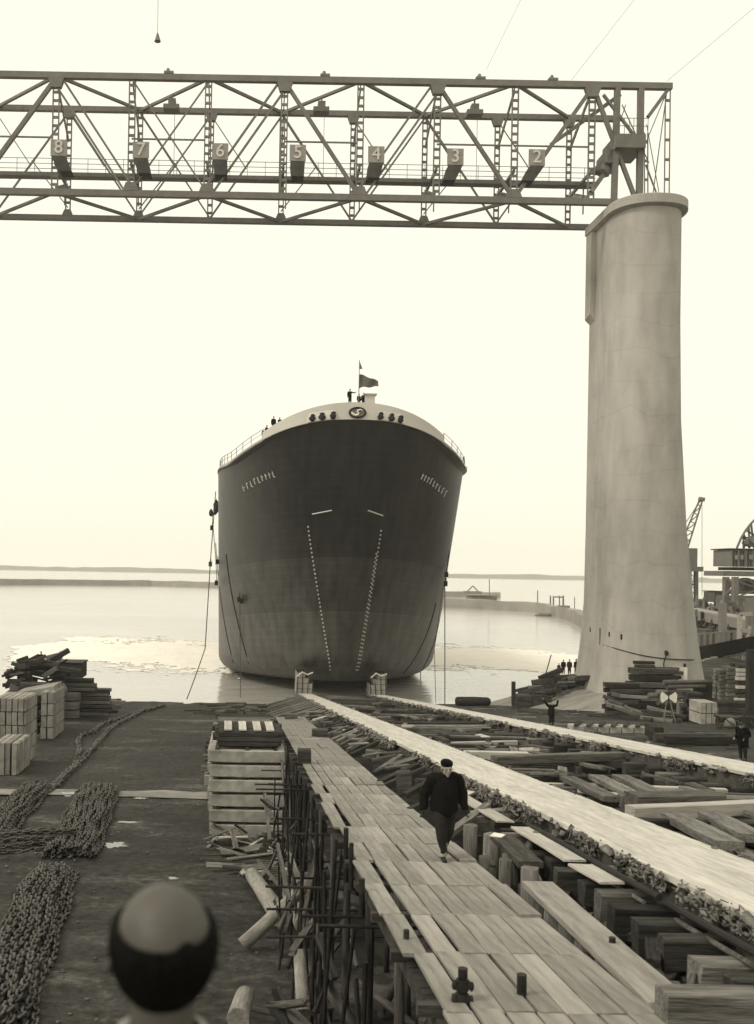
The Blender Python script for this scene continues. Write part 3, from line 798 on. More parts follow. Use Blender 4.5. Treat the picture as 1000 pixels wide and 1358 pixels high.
for i in range(44):
    y = U(10, 19); x = U(4.5, 5.35); h = U(3.3, 4.1); L_ = U(.3, 1.5); an = U(-1.5, 1.5)
    beam('scrap_piece', hb(x, y, h), (x+math.cos(an)*L_*.5, y+math.sin(an)*L_, zw(y, h)+U(-.1, .3)), U(.05, .2), U(.03, .16), random.choice((M_DARKW, M_WOOD, M_DARKW, M_LOG)), label='scrap of timber dropped among the support blocks', cat='scrap', group='scraps among the support blocks', rough=.02)
# clutter further along the walkway's right edge
y = 19.5
while y < 70:
    y += U(.5, 1.15); x = U(4.1, 5.0)
    k = R()
    if k < .34:
        beam('slanting_prop', hb(4.02+U(-.15, .3), y-.4, 3.3), hb(5.3, y+U(.4, 1.4), 2.88), U(.13, .2), U(.13, .2), M_WOOD if R() < .5 else M_DARKW, label='short slanting prop between the walkway edge and the nearer way', cat='prop', group='slanting props beside the nearer way')
    elif k < .7:
        hh = U(.3, .7); s = U(.25, .45)
        beam('wood_block', (x, y, zw(y, 3.1)+U(-.2, .05)), (x+U(.3, 1.0), y+U(-.2, .2), zw(y, 3.1)+U(-.15, .05)), s, hh, M_DARKW if R() < .65 else M_WOOD, label='rough wood block lying between walkway and nearer way', cat='wood block', group='wood blocks beside the nearer way')
    else:
        beam('loose_board', (x-.1, y, zw(y, 2.98)), (x+U(.5, 1.2), y+U(-.4, 1.3), zw(y, 2.93)), U(.15, .35), .05, M_PALEW if R() < .35 else M_WOOD, label='loose board end lying between walkway and nearer way', cat='board', group='loose boards beside the nearer way')
for y in [60+i*2.6 for i in range(19)]:
    beam('raking_shore', (U(1.8, 2.6), y-1.0, max(zw(y, 3.7), .35)), (5.5, y+1.2, max(zw(y, 2.95), .5)), .2, .2, M_WOOD, label='slanting shore reaching out from the far end of the nearer way', cat='prop', group='raking shores at the far end of the way')
for i in range(26):
    y = U(62, 106); x = U(-.5, 5.2); z = max(zw(y, 3.9), gz(x, y)+.15)
    beam('loose_board', (x, y, z), (x+U(-1.5, 1.5), y+U(-1, 2), z+.02), U(.2, .35), U(.08, .3), M_DARKW if R() < .6 else M_WOOD, label='loose board on the ground beyond the far end of the walkway', cat='board', group='boards beyond the walkway')
# things lying on the far walkway
for (px0, py0, px1, py1, w_, h_, mm, lab) in ((414, 972, 434, 972, .5, .4, M_DARKW, 'dark block on the far walkway, farther of two'), (395, 1003, 412, 1003, .5, .5, M_DARKW, 'dark block at the left edge of the far walkway'), (400, 980, 424, 981, .06, .05, M_PALEW, 'thin pale stick lying across the walkway'), (378, 950, 392, 948, .6, .4, M_WOOD, 'pale block at the far end of the walkway'), (500, 1040, 509, 1041, .3, .1, M_WOOD, 'small flat chunk lying on the planks beyond the man')):
    A = plane(px0, py0, HW-h_/2, S); B = plane(px1, py1, HW-h_/2, S); B.y = A.y; B.z = A.z
    beam('wood_piece', A, B, w_, h_, mm, label=lab, cat='wood block')

# ================================================================== BLOCK STACKS LEFT OF THE WALKWAY
def crib(x0, x1, y0, y1, z0, n, hh, gapm, lab, grp, pale=M_BLOCK):
    for k in range(n):
        z = z0+k*hh
        xa, xb = x0+U(-.05, .05), x1+U(-.04, .04)
        o = beam('concrete_block', ((xa), (y0+y1)/2, z+hh*.45), (xb, (y0+y1)/2+U(-.03, .03), z+hh*.45), (y1-y0)+U(-.05, .05), hh*.82, pale, label=lab, cat='block', group=grp, rough=.02)
        for xx in (xa+.35, (xa+xb)/2, xb-.4):
            beam('spacer_lath', (xx, y0+.05, z+hh*.93), (xx, y1-.05, z+hh*.93), .16, hh*.13, M_DARKW, label='thin dark lath between two concrete blocks of a stack', cat='lath', group='laths between the blocks')
A = GL(286, 1104)
crib(-1.62, 1.66, 43.0, 44.5, zl(43.5)-.1, 6, .655, 0, 'long pale concrete block in the tall stack facing the viewer', 'blocks of the front stack')
crib(-1.60, 1.62, 44.6, 46.0, zl(45)-.1, 6, .65, 0, 'long pale concrete block in the second row behind the front stack', 'blocks of the second stack')
crib(-1.9, 1.7, 48.5, 54, zl(50)-.1, 5, .66, 0, 'long pale concrete block in the stack behind, mostly hidden', 'blocks of the third stack')
zt = zl(43.5)+6*.655-.1
for i in range(7):
    for k in range(3):
        beam('squared_timber', (-1.35+U(-.1, .1), 43.4+i*.42, zt+.13+k*.21), (1.5+U(-.15, .1), 43.4+i*.42+U(-.04, .04), zt+.13+k*.21), .3, .19, M_DARKW, label='dark squared timber in the pile on top of the block stack', cat='timber', group='dark timbers on the block stack')
for x in (-.85, -.2, .45, 1.02):
    beam('pale_board', (x, 43.3, zt+.74), (x-.06, 45.6, zt+.76), .34, .06, M_PALEW, label='pale board laid lengthwise on the dark pile of timbers', cat='board', group='four pale boards on the dark pile')
for i in range(10):
    for k in range(4):
        beam('squared_timber', (-1.6+U(-.15, .15), 48.6+i*.5, zl(50)+3.3+k*.24), (1.35+U(-.25, .15), 48.6+i*.5, zl(50)+3.3+k*.24), .36, .22, M_WOOD if R() < .35 else M_DARKW, label='squared timber in the long pile behind the front stack', cat='timber', group='timbers of the rear pile')
for i in range(9):
    y = 56+i*2.1; zb_ = gz(0, y)
    for k in range(3):
        beam('squared_timber', (-2.4+U(-.2, .2), y, zb_+.9+k*.32), (1.0+U(-.2, .2), y, zb_+.9+k*.32), .5, .3, M_DARKW if R() < .7 else M_WOOD, label='rough timber in the low heap farthest along beside the walkway', cat='timber', group='timbers of the far heap')
    crib(-2.4, 1.1, y-.4, y+.5, zb_-.1, 1, .8, 0, 'low concrete block under the far timber heap', 'blocks of the far heap')

# broken boards heaped in front of the stack
for i in range(46):
    c = GL(U(282, 392), 1105+62*R()**1.1); a = U(-.6, .6) if R() < .7 else U(0, 3.1); L_ = U(.5, 2.0); z = gz(c.x, c.y)
    if c.x > 2: c.x = 1.9
    beam('broken_board', (c.x-math.cos(a)*L_/2, c.y-math.sin(a)*L_/2, z+U(.05, .55)), (c.x+math.cos(a)*L_/2, c.y+math.sin(a)*L_/2, z+U(.05, .6)), U(.08, .34), U(.03, .07), random.choice((M_WOOD, M_WOOD, M_DARKW, M_PALEW)), label='broken board in the heap in front of the block stack', cat='board', group='broken boards in the heap', roll=U(-.4, .4))
def lg(p0, p1, dia, lab, mm=M_WOOD, lift0=0, lift1=0):
    a = GL(*p0); b = GL(*p1)
    a.z = gz(a.x, a.y)+dia/2+lift0; b.z = gz(b.x, b.y)+dia/2+lift1
    return beam('log', a, b, dia, dia, mm, label=lab, cat='log', log=True, rough=.015)
lg((372, 1232), (334, 1172), .62, 'thick pale log lying beside the small ladder', M_PLOG)
lg((404, 1242), (378, 1185), .6, 'shorter thick log right of the small ladder', M_PLOG)
A = GL(322, 1262); B = P(412, 1168, 28.3)
A.z += .2
beam('log', A, B, .36, .42, M_PLOG, label='long slanting log propped up against the scaffold poles', cat='log', log=True)
A = GL(338, 1178); B = P(392, 1122, 35.0); A.z += .1
beam('squared_timber', A, B, .3, .25, M_WOOD, label='slanting beam leaning from the yard up to the scaffold', cat='timber')
A = P(403, 1345, 20.3); B = P(397, 1264, 21.8)
beam('log', A, B, .33, .33, M_PLOG, label='straight pale log standing at the bottom edge left of the scaffold', cat='log', log=True)
A = P(316, 1352, 20.6); B = P(325, 1318, 21.6)
beam('log', A, B, .5, .5, M_PLOG, label='blunt log end peeping over the bottom edge beside the head', cat='log', log=True)
# small ladder between the logs
A = GL(396, 1222); B = GL(352, 1168); A.z += .75; B.z += .75
t_ = empty('short_ladder', A, 'short ladder with close rungs lying between the two thick logs', 'ladder')
d = (B-A).normalized(); sx = Vector((d.y, -d.x, 0)).normalized()*.3
for s in (-1, 1):
    m = MB(); m.bar(A+sx*s, B+sx*s, .08, .1); m.build('rail', M_WOOD, t_)
for k in range(17):
    p = A.lerp(B, (k+.5)/17); m = MB(); m.tube(p-sx, p+sx, .03, n=6); m.build('rung', M_WOOD, t_)
for i in range(34):
    y = U(15, 41); x = U(.9, 1.9); z = gz(x, y)+U(.2, 3.2); L_ = U(.9, 2.6); an = U(-1.2, 1.2)
    z2 = min(z+math.sin(an)*L_, zw(y, HW)-.2)
    beam('scaffold_brace', (x, y, max(z, gz(x, y)+.1)), (x+U(-.7, .7), y+math.cos(an)*L_, max(gz(x, y)+.1, z2)), U(.05, .16), U(.05, .16), random.choice((M_DARKW, M_DARKW, M_LOG, M_WOOD)), label='crooked brace tangled in the dark scaffold under the walkway edge', cat='brace', group='crooked braces in the scaffold', log=R() < .5, rough=.03)
# rubbish in the dark bay under the walkway
for i in range(40):
    y = U(14, 40); x = U(.4, 4); z = gz(x, y)+U(0, 1.3); L_ = U(.6, 2.2); a = U(0, 3.1)
    if i % 3 == 0: beam('log', (x, y, z+.1), (x+math.cos(a)*L_, y+math.sin(a)*L_, z+U(.1, .9)), U(.16, .3), U(.16, .3), M_LOG, label='crooked log thrown among the scaffold under the walkway', cat='log', group='logs thrown under the walkway', log=True)
    else: beam('scrap_board', (x, y, z+.1), (x+math.cos(a)*L_, y+math.sin(a)*L_, z+U(.1, .8)), U(.1, .3), .05, M_WOOD if R() < .5 else M_DARKW, label='scrap board thrown among the scaffold under the walkway', cat='board', group='scrap boards under the walkway')

# ================================================================== CHAINS
def link_mesh(Lk, Wk, r, n1=10, n2=5):
    vs = []; fs = []; hs = Lk/2-Wk/2
    pts = []
    for i in range(n1):
        a = 2*math.pi*i/n1
        pts.append((math.cos(a)*(Wk/2-r)+(hs if math.cos(a) > 0 else -hs), math.sin(a)*(Wk/2-r), math.cos(a), math.sin(a)))
    for (x, y, nx, ny) in pts:
        for k in range(n2):
            b = 2*math.pi*k/n2; vs.append((x+nx*math.cos(b)*r, y+ny*math.cos(b)*r, math.sin(b)*r))
    for i in range(n1):
        for k in range(n2): fs.append((i*n2+k, ((i+1) % n1)*n2+k, ((i+1) % n1)*n2+(k+1) % n2, i*n2+(k+1) % n2))
    return np.array(vs), fs
class ChainB:
    def __init__(s, Lk=.40, Wk=.24, r=.042): s.V = []; s.Fc = []; s.n = 0; s.Lk = Lk; s.lv, s.lf = link_mesh(Lk, Wk, r); s.r = r
    def strand(s, pts):
        pts = [Vector(p) for p in pts]; step = s.Lk-2.3*s.r
        seg = 0; pos = 0.0; i = 0; k = 0; acc = 0; total = []
        for a, b in zip(pts, pts[1:]):
            L_ = (b-a).length; d = (b-a).normalized() if L_ > 1e-6 else None
            while d is not None and acc < L_:
                total.append((a+d*acc, d)); acc += step
            acc -= L_
        for k, (p, d) in enumerate(total):
            x = d+Vector((U(-.12, .12), U(-.12, .12), U(-.1, .1))); x.normalize()
            up = Vector((0, 0, 1)); y = up.cross(x).normalized(); z = x.cross(y)
            an = (math.radians(52) if k % 2 else math.radians(-38))+U(-.35, .35)
            Y = y*math.cos(an)+z*math.sin(an); Z = x.cross(Y)
            M = np.array([x, Y, Z]); s.V.append(s.lv@M+np.array(p)); s.Fc.extend([tuple(q+s.n for q in f) for f in s.lf]); s.n += len(s.lv)
    def build(s, name, label, m=M_CHAIN):
        me = bpy.data.meshes.new(name); V = np.concatenate(s.V); me.from_pydata([tuple(map(float, v)) for v in V], [], s.Fc); me.materials.append(m)
        me.polygons.foreach_set('use_smooth', [True]*len(me.polygons))
        o = bpy.data.objects.new(name, me); C.objects.link(o); centre(o); return tag(o, label, 'chain')
def pile(cb, a, b, wid, n, layers, endw=.2):
    a = Vector((a[0], a[1], 0)); b = Vector((b[0], b[1], 0)); d = (b-a).normalized(); nrm = Vector((d.y, -d.x, 0)); L_ = (b-a).length
    for l in range(layers):
        nn = n-l*2
        for i in range(nn):
            o = (i-(nn-1)/2)*wid/n; pts = []; m_ = max(3, int(L_/.6)); ph = U(0, 6)
            e0 = U(-endw, endw); e1 = U(-endw, endw)
            for k in range(m_+1):
                t = k/m_; p = a+d*(e0+t*(L_+e1-e0))+nrm*(o+.07*math.sin(t*L_*1.3+ph)+U(-.03, .03)); p.z = gz(p.x, p.y)+.09+l*.17+U(-.02, .03); pts.append(p)
            cb.strand(pts)
cb = ChainB(); a = GL(10, 1345); b = GL(70, 1160); pile(cb, (a.x-.1, a.y-1), (b.x, b.y), 1.95, 9, 3)
cb.build('chain_pile', 'heap of heavy chain laid in long folds at the lower left corner')
cb = ChainB(.36, .21, .038)
a = GL(92, 1138); b = GL(133, 1048); pile(cb, (a.x, a.y), (b.x, b.y), 2.3, 12, 3)
a = GL(4, 1112); b = GL(52, 1045); pile(cb, (a.x-.6, a.y), (b.x, b.y), 1.9, 10, 3)
a = GL(8, 1128); b = GL(100, 1118); pile(cb, (a.x-1, a.y), (b.x, b.y-.2), 2.0, 9, 4)
cb.build('chain_pile', 'two armed heap of chain in folds beside the puddles left of centre')
def chain_px(pp, label, Lk=.85):
    cb = ChainB(Lk, Lk*.6, Lk*.11); pts = []
    for i in range(len(pp)-1):
        for k in range(4):
            t = k/4; c = GL(pp[i][0]+(pp[i+1][0]-pp[i][0])*t, pp[i][1]+(pp[i+1][1]-pp[i][1])*t); c.z = gz(c.x, c.y)+.12; pts.append(c)
    c = GL(*pp[-1]); c.z = gz(c.x, c.y)+.12; pts.append(c); cb.strand(pts); cb.build('drag_chain', label)
chain_px([(70, 1046), (90, 1028), (108, 1012), (126, 992), (145, 970), (165, 957), (190, 945), (220, 937)], 'single chain leading from the heap straight towards the water')
chain_px([(74, 1044), (98, 1020), (106, 998), (103, 985), (108, 978), (124, 973), (136, 962), (160, 954), (178, 948), (205, 942)], 'wavering second chain beside the straight one')

# ================================================================== PEOPLE
def capsule(m, a, b, ra, rb, n=12):
    a = Vector(a); b = Vector(b); d = (b-a)
    L_ = d.length; d = d.normalized() if L_ > 1e-6 else Vector((0,0,1))
    pts = []; rs = []
    for t in (0, .4, .75, 1): ang = t*math.pi/2; pts.append(a-d*ra*math.cos(ang)); rs.append(max(.0008, ra*math.sin(ang)))
    for t in (0, .25, .6, 1): ang = t*math.pi/2; pts.append(b+d*rb*math.sin(ang)); rs.append(max(.0008, rb*math.cos(ang)))
    vs = []; fs = []
    u = d.cross(Vector((0,0,1)))
    if u.length < .05: u = d.cross(Vector((0,1,0)))
    u.normalize(); t_ = d.cross(u)
    for p, r in zip(pts, rs):
        for k in range(n):
            an = 2*math.pi*k/n; vs.append(p+(u*math.cos(an)+t_*math.sin(an))*r)
    for i in range(len(pts)-1):
        for k in range(n): fs.append((i*n+k, i*n+(k+1) % n, (i+1)*n+(k+1) % n, (i+1)*n+k))
    fs.append(tuple(range(n))[::-1]); fs.append(tuple((len(pts)-1)*n+k for k in range(n)))
    m.add(vs, fs)
def ell(m, c, r, M=None, n=16, q=10):
    vs = []; fs = []
    for i in range(q+1):
        t = math.pi*i/q
        for k in range(n):
            a = 2*math.pi*k/n; p = Vector((r[0]*math.sin(t)*math.cos(a)+0, r[1]*math.sin(t)*math.sin(a), r[2]*math.cos(t)))
            if i in (0, q): p += Vector((1e-4*math.cos(a), 1e-4*math.sin(a), 0))
            if M: p = M @ p
            vs.append(Vector(c)+p)
    for i in range(q):
        for k in range(n): fs.append((i*n+k, (i+1)*n+k, (i+1)*n+(k+1) % n, i*n+(k+1) % n))
    fs.append(tuple(range(n))); fs.append(tuple(q*n+k for k in range(n))[::-1])
    m.add(vs, fs)
def organic(m, name, material, parent, voxel, sm=4, fold=0, fscale=6):
    me = bpy.data.meshes.new(name); me.from_pydata([tuple(v) for v in m.v], [], m.f)
    o = bpy.data.objects.new('tmp', me); C.objects.link(o)
    r = o.modifiers.new('r', 'REMESH'); r.mode = 'VOXEL'; r.voxel_size = voxel
    s = o.modifiers.new('s', 'SMOOTH'); s.iterations = sm; s.factor = .6
    dg = bpy.context.evaluated_depsgraph_get(); dg.update()
    me2 = bpy.data.meshes.new_from_object(o.evaluated_get(dg)); bpy.data.objects.remove(o)
    if fold:
        for v in me2.vertices:
            nn = noise.noise(Vector((v.co.x*fscale*1.6, v.co.y*fscale*1.6, v.co.z*fscale)))
            v.co += v.normal*fold*nn
    me2.name = name; me2.materials.clear(); me2.materials.append(material)
    me2.polygons.foreach_set('use_smooth', [True]*len(me2.polygons))
    q = bpy.data.objects.new(name, me2); C.objects.link(q); q.parent = parent
    return q
def person(loc, rot, label, pose=None, h=1.75, coat=M_COAT, trousers=M_TROU, cap='cap', detail=0, coat_len=.82, bulk=1.0, group=None, head_pitch=0.0, head_yaw=0.0, hs=1.0, leg=1.0):
    t = empty('person', loc, label, 'person', group); t.rotation_euler = (0, 0, rot); k = h/1.75; t.scale = (k, k, k)
    J = dict(pel=(0, 0, .95), che=(0, 0, 1.28), nek=(0, -.005, 1.47), hed=(0, -.03, 1.625),
             hL=(.09, 0, .92), kL=(.10, -.03, .50), aL=(.10, .02, .09), hR=(-.09, 0, .92), kR=(-.10, -.03, .50), aR=(-.10, .02, .09),
             sL=(.19, 0, 1.41), eL=(.25, .03, 1.13), wL=(.26, -.05, .88), sR=(-.19, 0, 1.41), eR=(-.25, .03, 1.13), wR=(-.26, -.05, .88))
    if pose: J.update(pose)
    J = {a: Vector(b) for a, b in J.items()}
    vx = (.030, .011, .0065)[detail]
    HM = Matrix.Rotation(head_yaw, 3, 'Z') @ Matrix.Rotation(-head_pitch, 3, 'X') @ Matrix.Scale(hs, 3)
    def hp(x, y, z): return J['hed']+HM @ Vector((x, y, z))
    b = MB()
    capsule(b, J['pel'], J['che'], .14, .15); capsule(b, J['sL'], J['sR'], .06, .06); capsule(b, J['che'], J['nek'], .12, .06)
    capsule(b, J['nek'], hp(0, .02, -.05), .058, .055)
    for s in 'LR':
        capsule(b, J['h'+s], J['k'+s], .085, .058); capsule(b, J['k'+s], J['a'+s], .056, .038)
        capsule(b, J['s'+s], J['e'+s], .055, .042); capsule(b, J['e'+s], J['w'+s], .042, .029)
        foot = Vector((J['a'+s].x, J['a'+s].y-.15, J['a'+s].z-.055)); capsule(b, J['a'+s]+Vector((0, .03, -.045)), foot, .04, .034)
        # hand: palm, four unequal bent fingers, thumb from the side of the palm
        d = (J['w'+s]-J['e'+s]).normalized(); sx = (1 if s == 'L' else -1)
        fwd = Vector((0, -1, 0)); side = (fwd-d*fwd.dot(d)).normalized(); nrm = d.cross(side)*(-sx)
        W = J['w'+s]
        if detail:
            for o in (-.028, -.010, .010, .028): capsule(b, W+side*o*.6, W+d*.085+side*o, .016, .0125, 8)
            for o, l in ((.030, .072), (.0105, .082), (-.0105, .076), (-.030, .060)):
                p0 = W+d*.085+side*o; p1 = p0+d*l*.5+nrm*.012; p2 = p1+d*l*.42+nrm*.030
                capsule(b, p0, p1, .0105, .0095, 8); capsule(b, p1, p2, .0095, .0078, 8)
            q0 = W+d*.025+side*.028; q1 = q0+d*.035+side*.026+nrm*.01; q2 = q1+d*.03+side*.006+nrm*.014
            capsule(b, q0, q1, .014, .0115, 8); capsule(b, q1, q2, .011, .0085, 8)
        else:
            capsule(b, W, W+d*.09, .035, .032)
            for o, l in ((.03, .08), (.01, .09), (-.01, .085), (-.03, .065)): capsule(b, W+d*.08+side*o, W+d*(.08+l)+nrm*.02, .014, .012, 6)
            capsule(b, W+d*.03+side*.03, W+d*.07+side*.06, .015, .012, 6)
    ell(b, hp(0, .005, .025), (.076, .097, .098), HM)
    ell(b, hp(0, -.022, -.045), (.058, .068, .075), HM)
    capsule(b, hp(0, -.075, -.098), hp(0, -.06, -.085), .026, .03)
    capsule(b, hp(0, -.092, .018), hp(0, -.112, -.022), .009, .015)
    if detail:
        capsule(b, hp(-.038, -.083, .022), hp(.038, -.083, .022), .014, .014); capsule(b, hp(-.018, -.094, -.062), hp(.018, -.094, -.062), .009, .009)
        for s in (-1, 1): ell(b, hp(s*.04, -.07, -.025), (.022, .02, .022)); capsule(b, hp(s*.006, -.104, -.024), hp(s*.015, -.094, -.022), .008, .007)
    for s in (-1, 1): ell(b, hp(s*.078, .012, -.01), (.011, .02, .033), HM)
    organic(b, 'body', M_SKIN, t, vx, 3)
    # clothes
    c = MB(); g_ = bulk
    capsule(c, J['che']+Vector((.06, .01, .04)), J['pel']+Vector((.07, .01, coat_len-.95+.1)), .125*g_, .135*g_)
    capsule(c, J['che']+Vector((-.06, .01, .04)), J['pel']+Vector((-.07, .01, coat_len-.95+.1)), .125*g_, .135*g_)
    capsule(c, J['che']+Vector((0, 0, .02)), J['pel']+Vector((0, 0, coat_len-.95+.1)), .155*g_, .16*g_)
    capsule(c, J['che']+Vector((0, 0, .03)), J['nek']+Vector((0, .01, -.02)), .15*g_, .075)
    capsule(c, J['sL']+Vector((-.03, 0, .0)), J['sR']+Vector((.03, 0, 0)), .085*g_, .085*g_)
    for s in 'LR':
        capsule(c, J['s'+s], J['e'+s], .082*g_, .068*g_); capsule(c, J['e'+s], J['w'+s]+(J['e'+s]-J['w'+s]).normalized()*.02, .066*g_, .052*g_)
    organic(c, 'coat', coat, t, max(vx*1.3, .012), 3, fold=.02 if detail else 0)
    if detail == 2:
        for s in 'LR':
            q = MB(); d = (J['w'+s]-J['e'+s]).normalized(); sx = (1 if s == 'L' else -1); side = (Vector((0,-1,0))-d*Vector((0,-1,0)).dot(d)).normalized(); nrm = d.cross(side)*(-sx); W = J['w'+s]
            for o in (-.028, -.010, .010, .028): capsule(q, W+side*o*.6, W+d*.085+side*o, .019, .0155, 8)
            for o, l in ((.030, .072), (.0105, .082), (-.0105, .076), (-.030, .060)):
                p0 = W+d*.085+side*o; p1 = p0+d*l*.5+nrm*.012; p2 = p1+d*l*.42+nrm*.030
                capsule(q, p0, p1, .0125, .0115, 8); capsule(q, p1, p2, .0115, .0098, 8)
            q0 = W+d*.025+side*.028; q1 = q0+d*.035+side*.026+nrm*.01; q2 = q1+d*.03+side*.006+nrm*.014
            capsule(q, q0, q1, .017, .014, 8); capsule(q, q1, q2, .0135, .011, 8); organic(q, 'glove', M_SHOE, t, .0065, 2)
    if detail:
        q = MB()
        pts = [J['nek']+Vector((.085*math.sin(a), -.02-.075*math.cos(a), .0+.012*math.cos(a))) for a in lin(-2.7, 2.7, 14)]
        q.path(pts, [.028]*14, 8); organic(q, 'collar', coat, t, .01, 2, fold=.008)
    c = MB()
    for s in 'LR':
        capsule(c, J['h'+s], J['k'+s], .105*(.5+.5*g_)*leg, .088*leg); capsule(c, J['k'+s], J['a'+s]+Vector((0, .0, .05)), .085*leg, .066)
    capsule(c, J['hL'], J['hR'], .11, .11)
    organic(c, 'trousers', trousers, t, max(vx*1.3, .012), 2, fold=.014 if detail else 0)
    c = MB()
    for s in 'LR':
        a = J['a'+s]; capsule(c, a+Vector((0, .05, -.045)), a+Vector((sx*.01, -.16, -.055)), .047, .042); capsule(c, a+Vector((0, .02, .03)), a+Vector((0, .03, -.03)), .05, .05)
    organic(c, 'shoes', M_SHOE, t, max(vx, .012), 2)
    c = MB()
    if cap == 'cap':
        ell(c, hp(0, .02, .085), (.098, .118, .055), HM @ Matrix.Rotation(.12, 3, 'X')); ell(c, hp(0, .015, .062), (.086, .106, .035), HM)
        organic(c, 'cap', M_DARK if coat is not M_DARK else M_COAT, t, max(vx, .01), 2)
    elif cap == 'beret':
        ell(c, hp(0, .018, .072), (.098, .115, .062), HM @ Matrix.Rotation(.1, 3, 'X')); ell(c, hp(0, .012, .05), (.083, .104, .04), HM)
        organic(c, 'beret', M_HAIR, t, .01, 2, fold=.006)
        q = MB(); ell(q, hp(0, .03, -.0), (.083, .092, .085), HM); organic(q, 'hair', M_HAIR, t, .01, 1)
    elif cap == 'hair':
        ell(c, hp(0, .022, .035), (.082, .1, .098), HM); organic(c, 'hair', M_HAIR, t, max(vx, .01), 1)
    if detail and cap != 'bald':
        for s in (-1, 1):
            q = MB(); ell(q, hp(s*.029, -.086, -.004), (.011, .008, .006), HM); o = q.build('eye', M_HAIR); o.parent = t
        q = MB(); capsule(q, hp(-.02, -.101, -.063), hp(.02, -.101, -.063), .0035, .0035, 6); o = q.build('mouth', M_DARK); o.parent = t
    return t
# the man walking up the planks
mp = plane(588, 1141, HW, S)
wm = person((mp.x, mp.y, mp.z+.03), .05, 'man in dark cap and dark jacket walking towards us on the planks', h=1.74, detail=2, cap='beret', bulk=1.32, coat_len=.80, head_pitch=-.12, hs=1.13, leg=1.16, trousers=mat('work_trousers', .035, .018, spec=.05, scale=9, bump=.3),
       pose=dict(nek=(0, -.03, 1.47), hed=(.01, -.085, 1.60), che=(0, -.01, 1.27), kR=(-.075, -.12, .50), aR=(-.035, -.13, .09), kL=(.085, .02, .49), aL=(.045, .17, .14), eL=(.33, .05, 1.14), wL=(.35, -.03, .89), eR=(-.34, .06, 1.14), wR=(-.37, -.0, .88), sL=(.21, -.01, 1.40), sR=(-.21, -.01, 1.40)))
q = MB(); ak = Vector((-.035, -.13, .09)); capsule(q, ak+Vector((-.012, .01, .21)), ak+Vector((0, 0, .02)), .082, .064); organic(q, 'gaiter', M_PALEC, wm, .01, 2, fold=.008)
# waving man beyond the far way
wp = Vector(P(731, 968, 63)); wz = gz(wp.x, 63)
person((wp.x, 63, wz), .3, 'man in dark clothes raising both arms beyond the far launching way', h=1.8, cap='hair', detail=1, bulk=1.12, coat_len=.8, head_pitch=.1, pose=dict(eR=(-.42, -.02, 1.62), wR=(-.62, -.04, 1.86), eL=(.36, -.02, 1.50), wL=(.42, -.06, 1.80), sL=(.2, 0, 1.45), sR=(-.2, 0, 1.45)))
# man cut by the right edge
rp = P(985, 1012, 42); person((rp.x, 42, gz(rp.x, 42)), -.9, 'man in a heavy dark coat and cap bending forward at the right edge', h=1.72, cap='cap', detail=1, bulk=1.25, coat_len=.6, head_pitch=-.5, pose=dict(nek=(0, -.12, 1.42), hed=(0, -.22, 1.54), che=(0, -.07, 1.24), wL=(.2, -.32, 1.0), wR=(-.2, -.32, 1.0), sL=(.2, -.09, 1.37), sR=(-.2, -.09, 1.37)))
SITT = dict(pel=(0, 0, .5), hL=(.09, 0, .5), hR=(-.09, 0, .5), kL=(.12, -.42, .5), kR=(-.12, -.42, .5), aL=(.12, -.45, .09), aR=(-.12, -.45, .09), che=(0, -.05, .85), nek=(0, -.06, 1.04), hed=(0, -.09, 1.2), sL=(.19, -.05, .98), sR=(-.19, -.05, .98), eL=(.25, -.12, .72), eR=(-.25, -.12, .72), wL=(.15, -.36, .66), wR=(-.15, -.36, .66))
def atp(px, py, d, **k):
    p = P(px, py, d); return (p.x, p.y, p.z)
for (px, py, d, rot, lab, hh, cap, ct) in ((747, 894, 109.6, 3.0, 'leftmost standing watcher on the bank by the concrete tower', 1.62, 'hair', M_COAT), (755, 895, 109.6, 2.6, 'second watcher from the left on the bank by the tower', 1.72, 'cap', M_DARK),
                              (764, 896, 109.2, 3.4, 'bulky watcher right against the foot of the concrete tower', 1.85, 'cap', M_COAT), (741, 895, 109.6, 2.2, 'small crouching watcher left of the group by the tower', 1.3, 'hair', M_DARK)):
    p = P(px, py, d); zz = gz(p.x, p.y); person((p.x, p.y, p.z), rot, lab, h=hh, cap=cap, coat=ct)
for (px, py, d, rot, lab, ct) in ((947, 905, 88, 2.2, 'worker in a pale jacket standing behind the timber stacks on the right', M_PALEC), (968, 903, 88, -2.0, 'worker in a greyish jacket right of the pale one behind the stacks', M_GREY)):
    p = P(px, py, d); person((p.x, p.y, gz(p.x, p.y)), rot, lab, h=1.8, cap='hair', coat=ct)
dz = 31.6
ARM = dict(eL=(.42, -.1, 1.32), wL=(.62, -.1, 1.42))
for (px, d, dzz, rot, lab, ps, hh) in ((464, 104.3, 1.15, 0.2, 'dark crewman standing at the bow left of the flagstaff', ARM, 1.75), (476, 104.6, .95, .5, 'crewman bending beside the flagstaff at the bow', None, 1.5), (482, 104.8, 1.0, -.4, 'crewman just right of the flagstaff behind the bulwark', None, 1.6)):
    p = P(px, 530, d); person((p.x, p.y, dz+dzz-.1), rot, lab, h=hh, pose=ps, cap='cap')
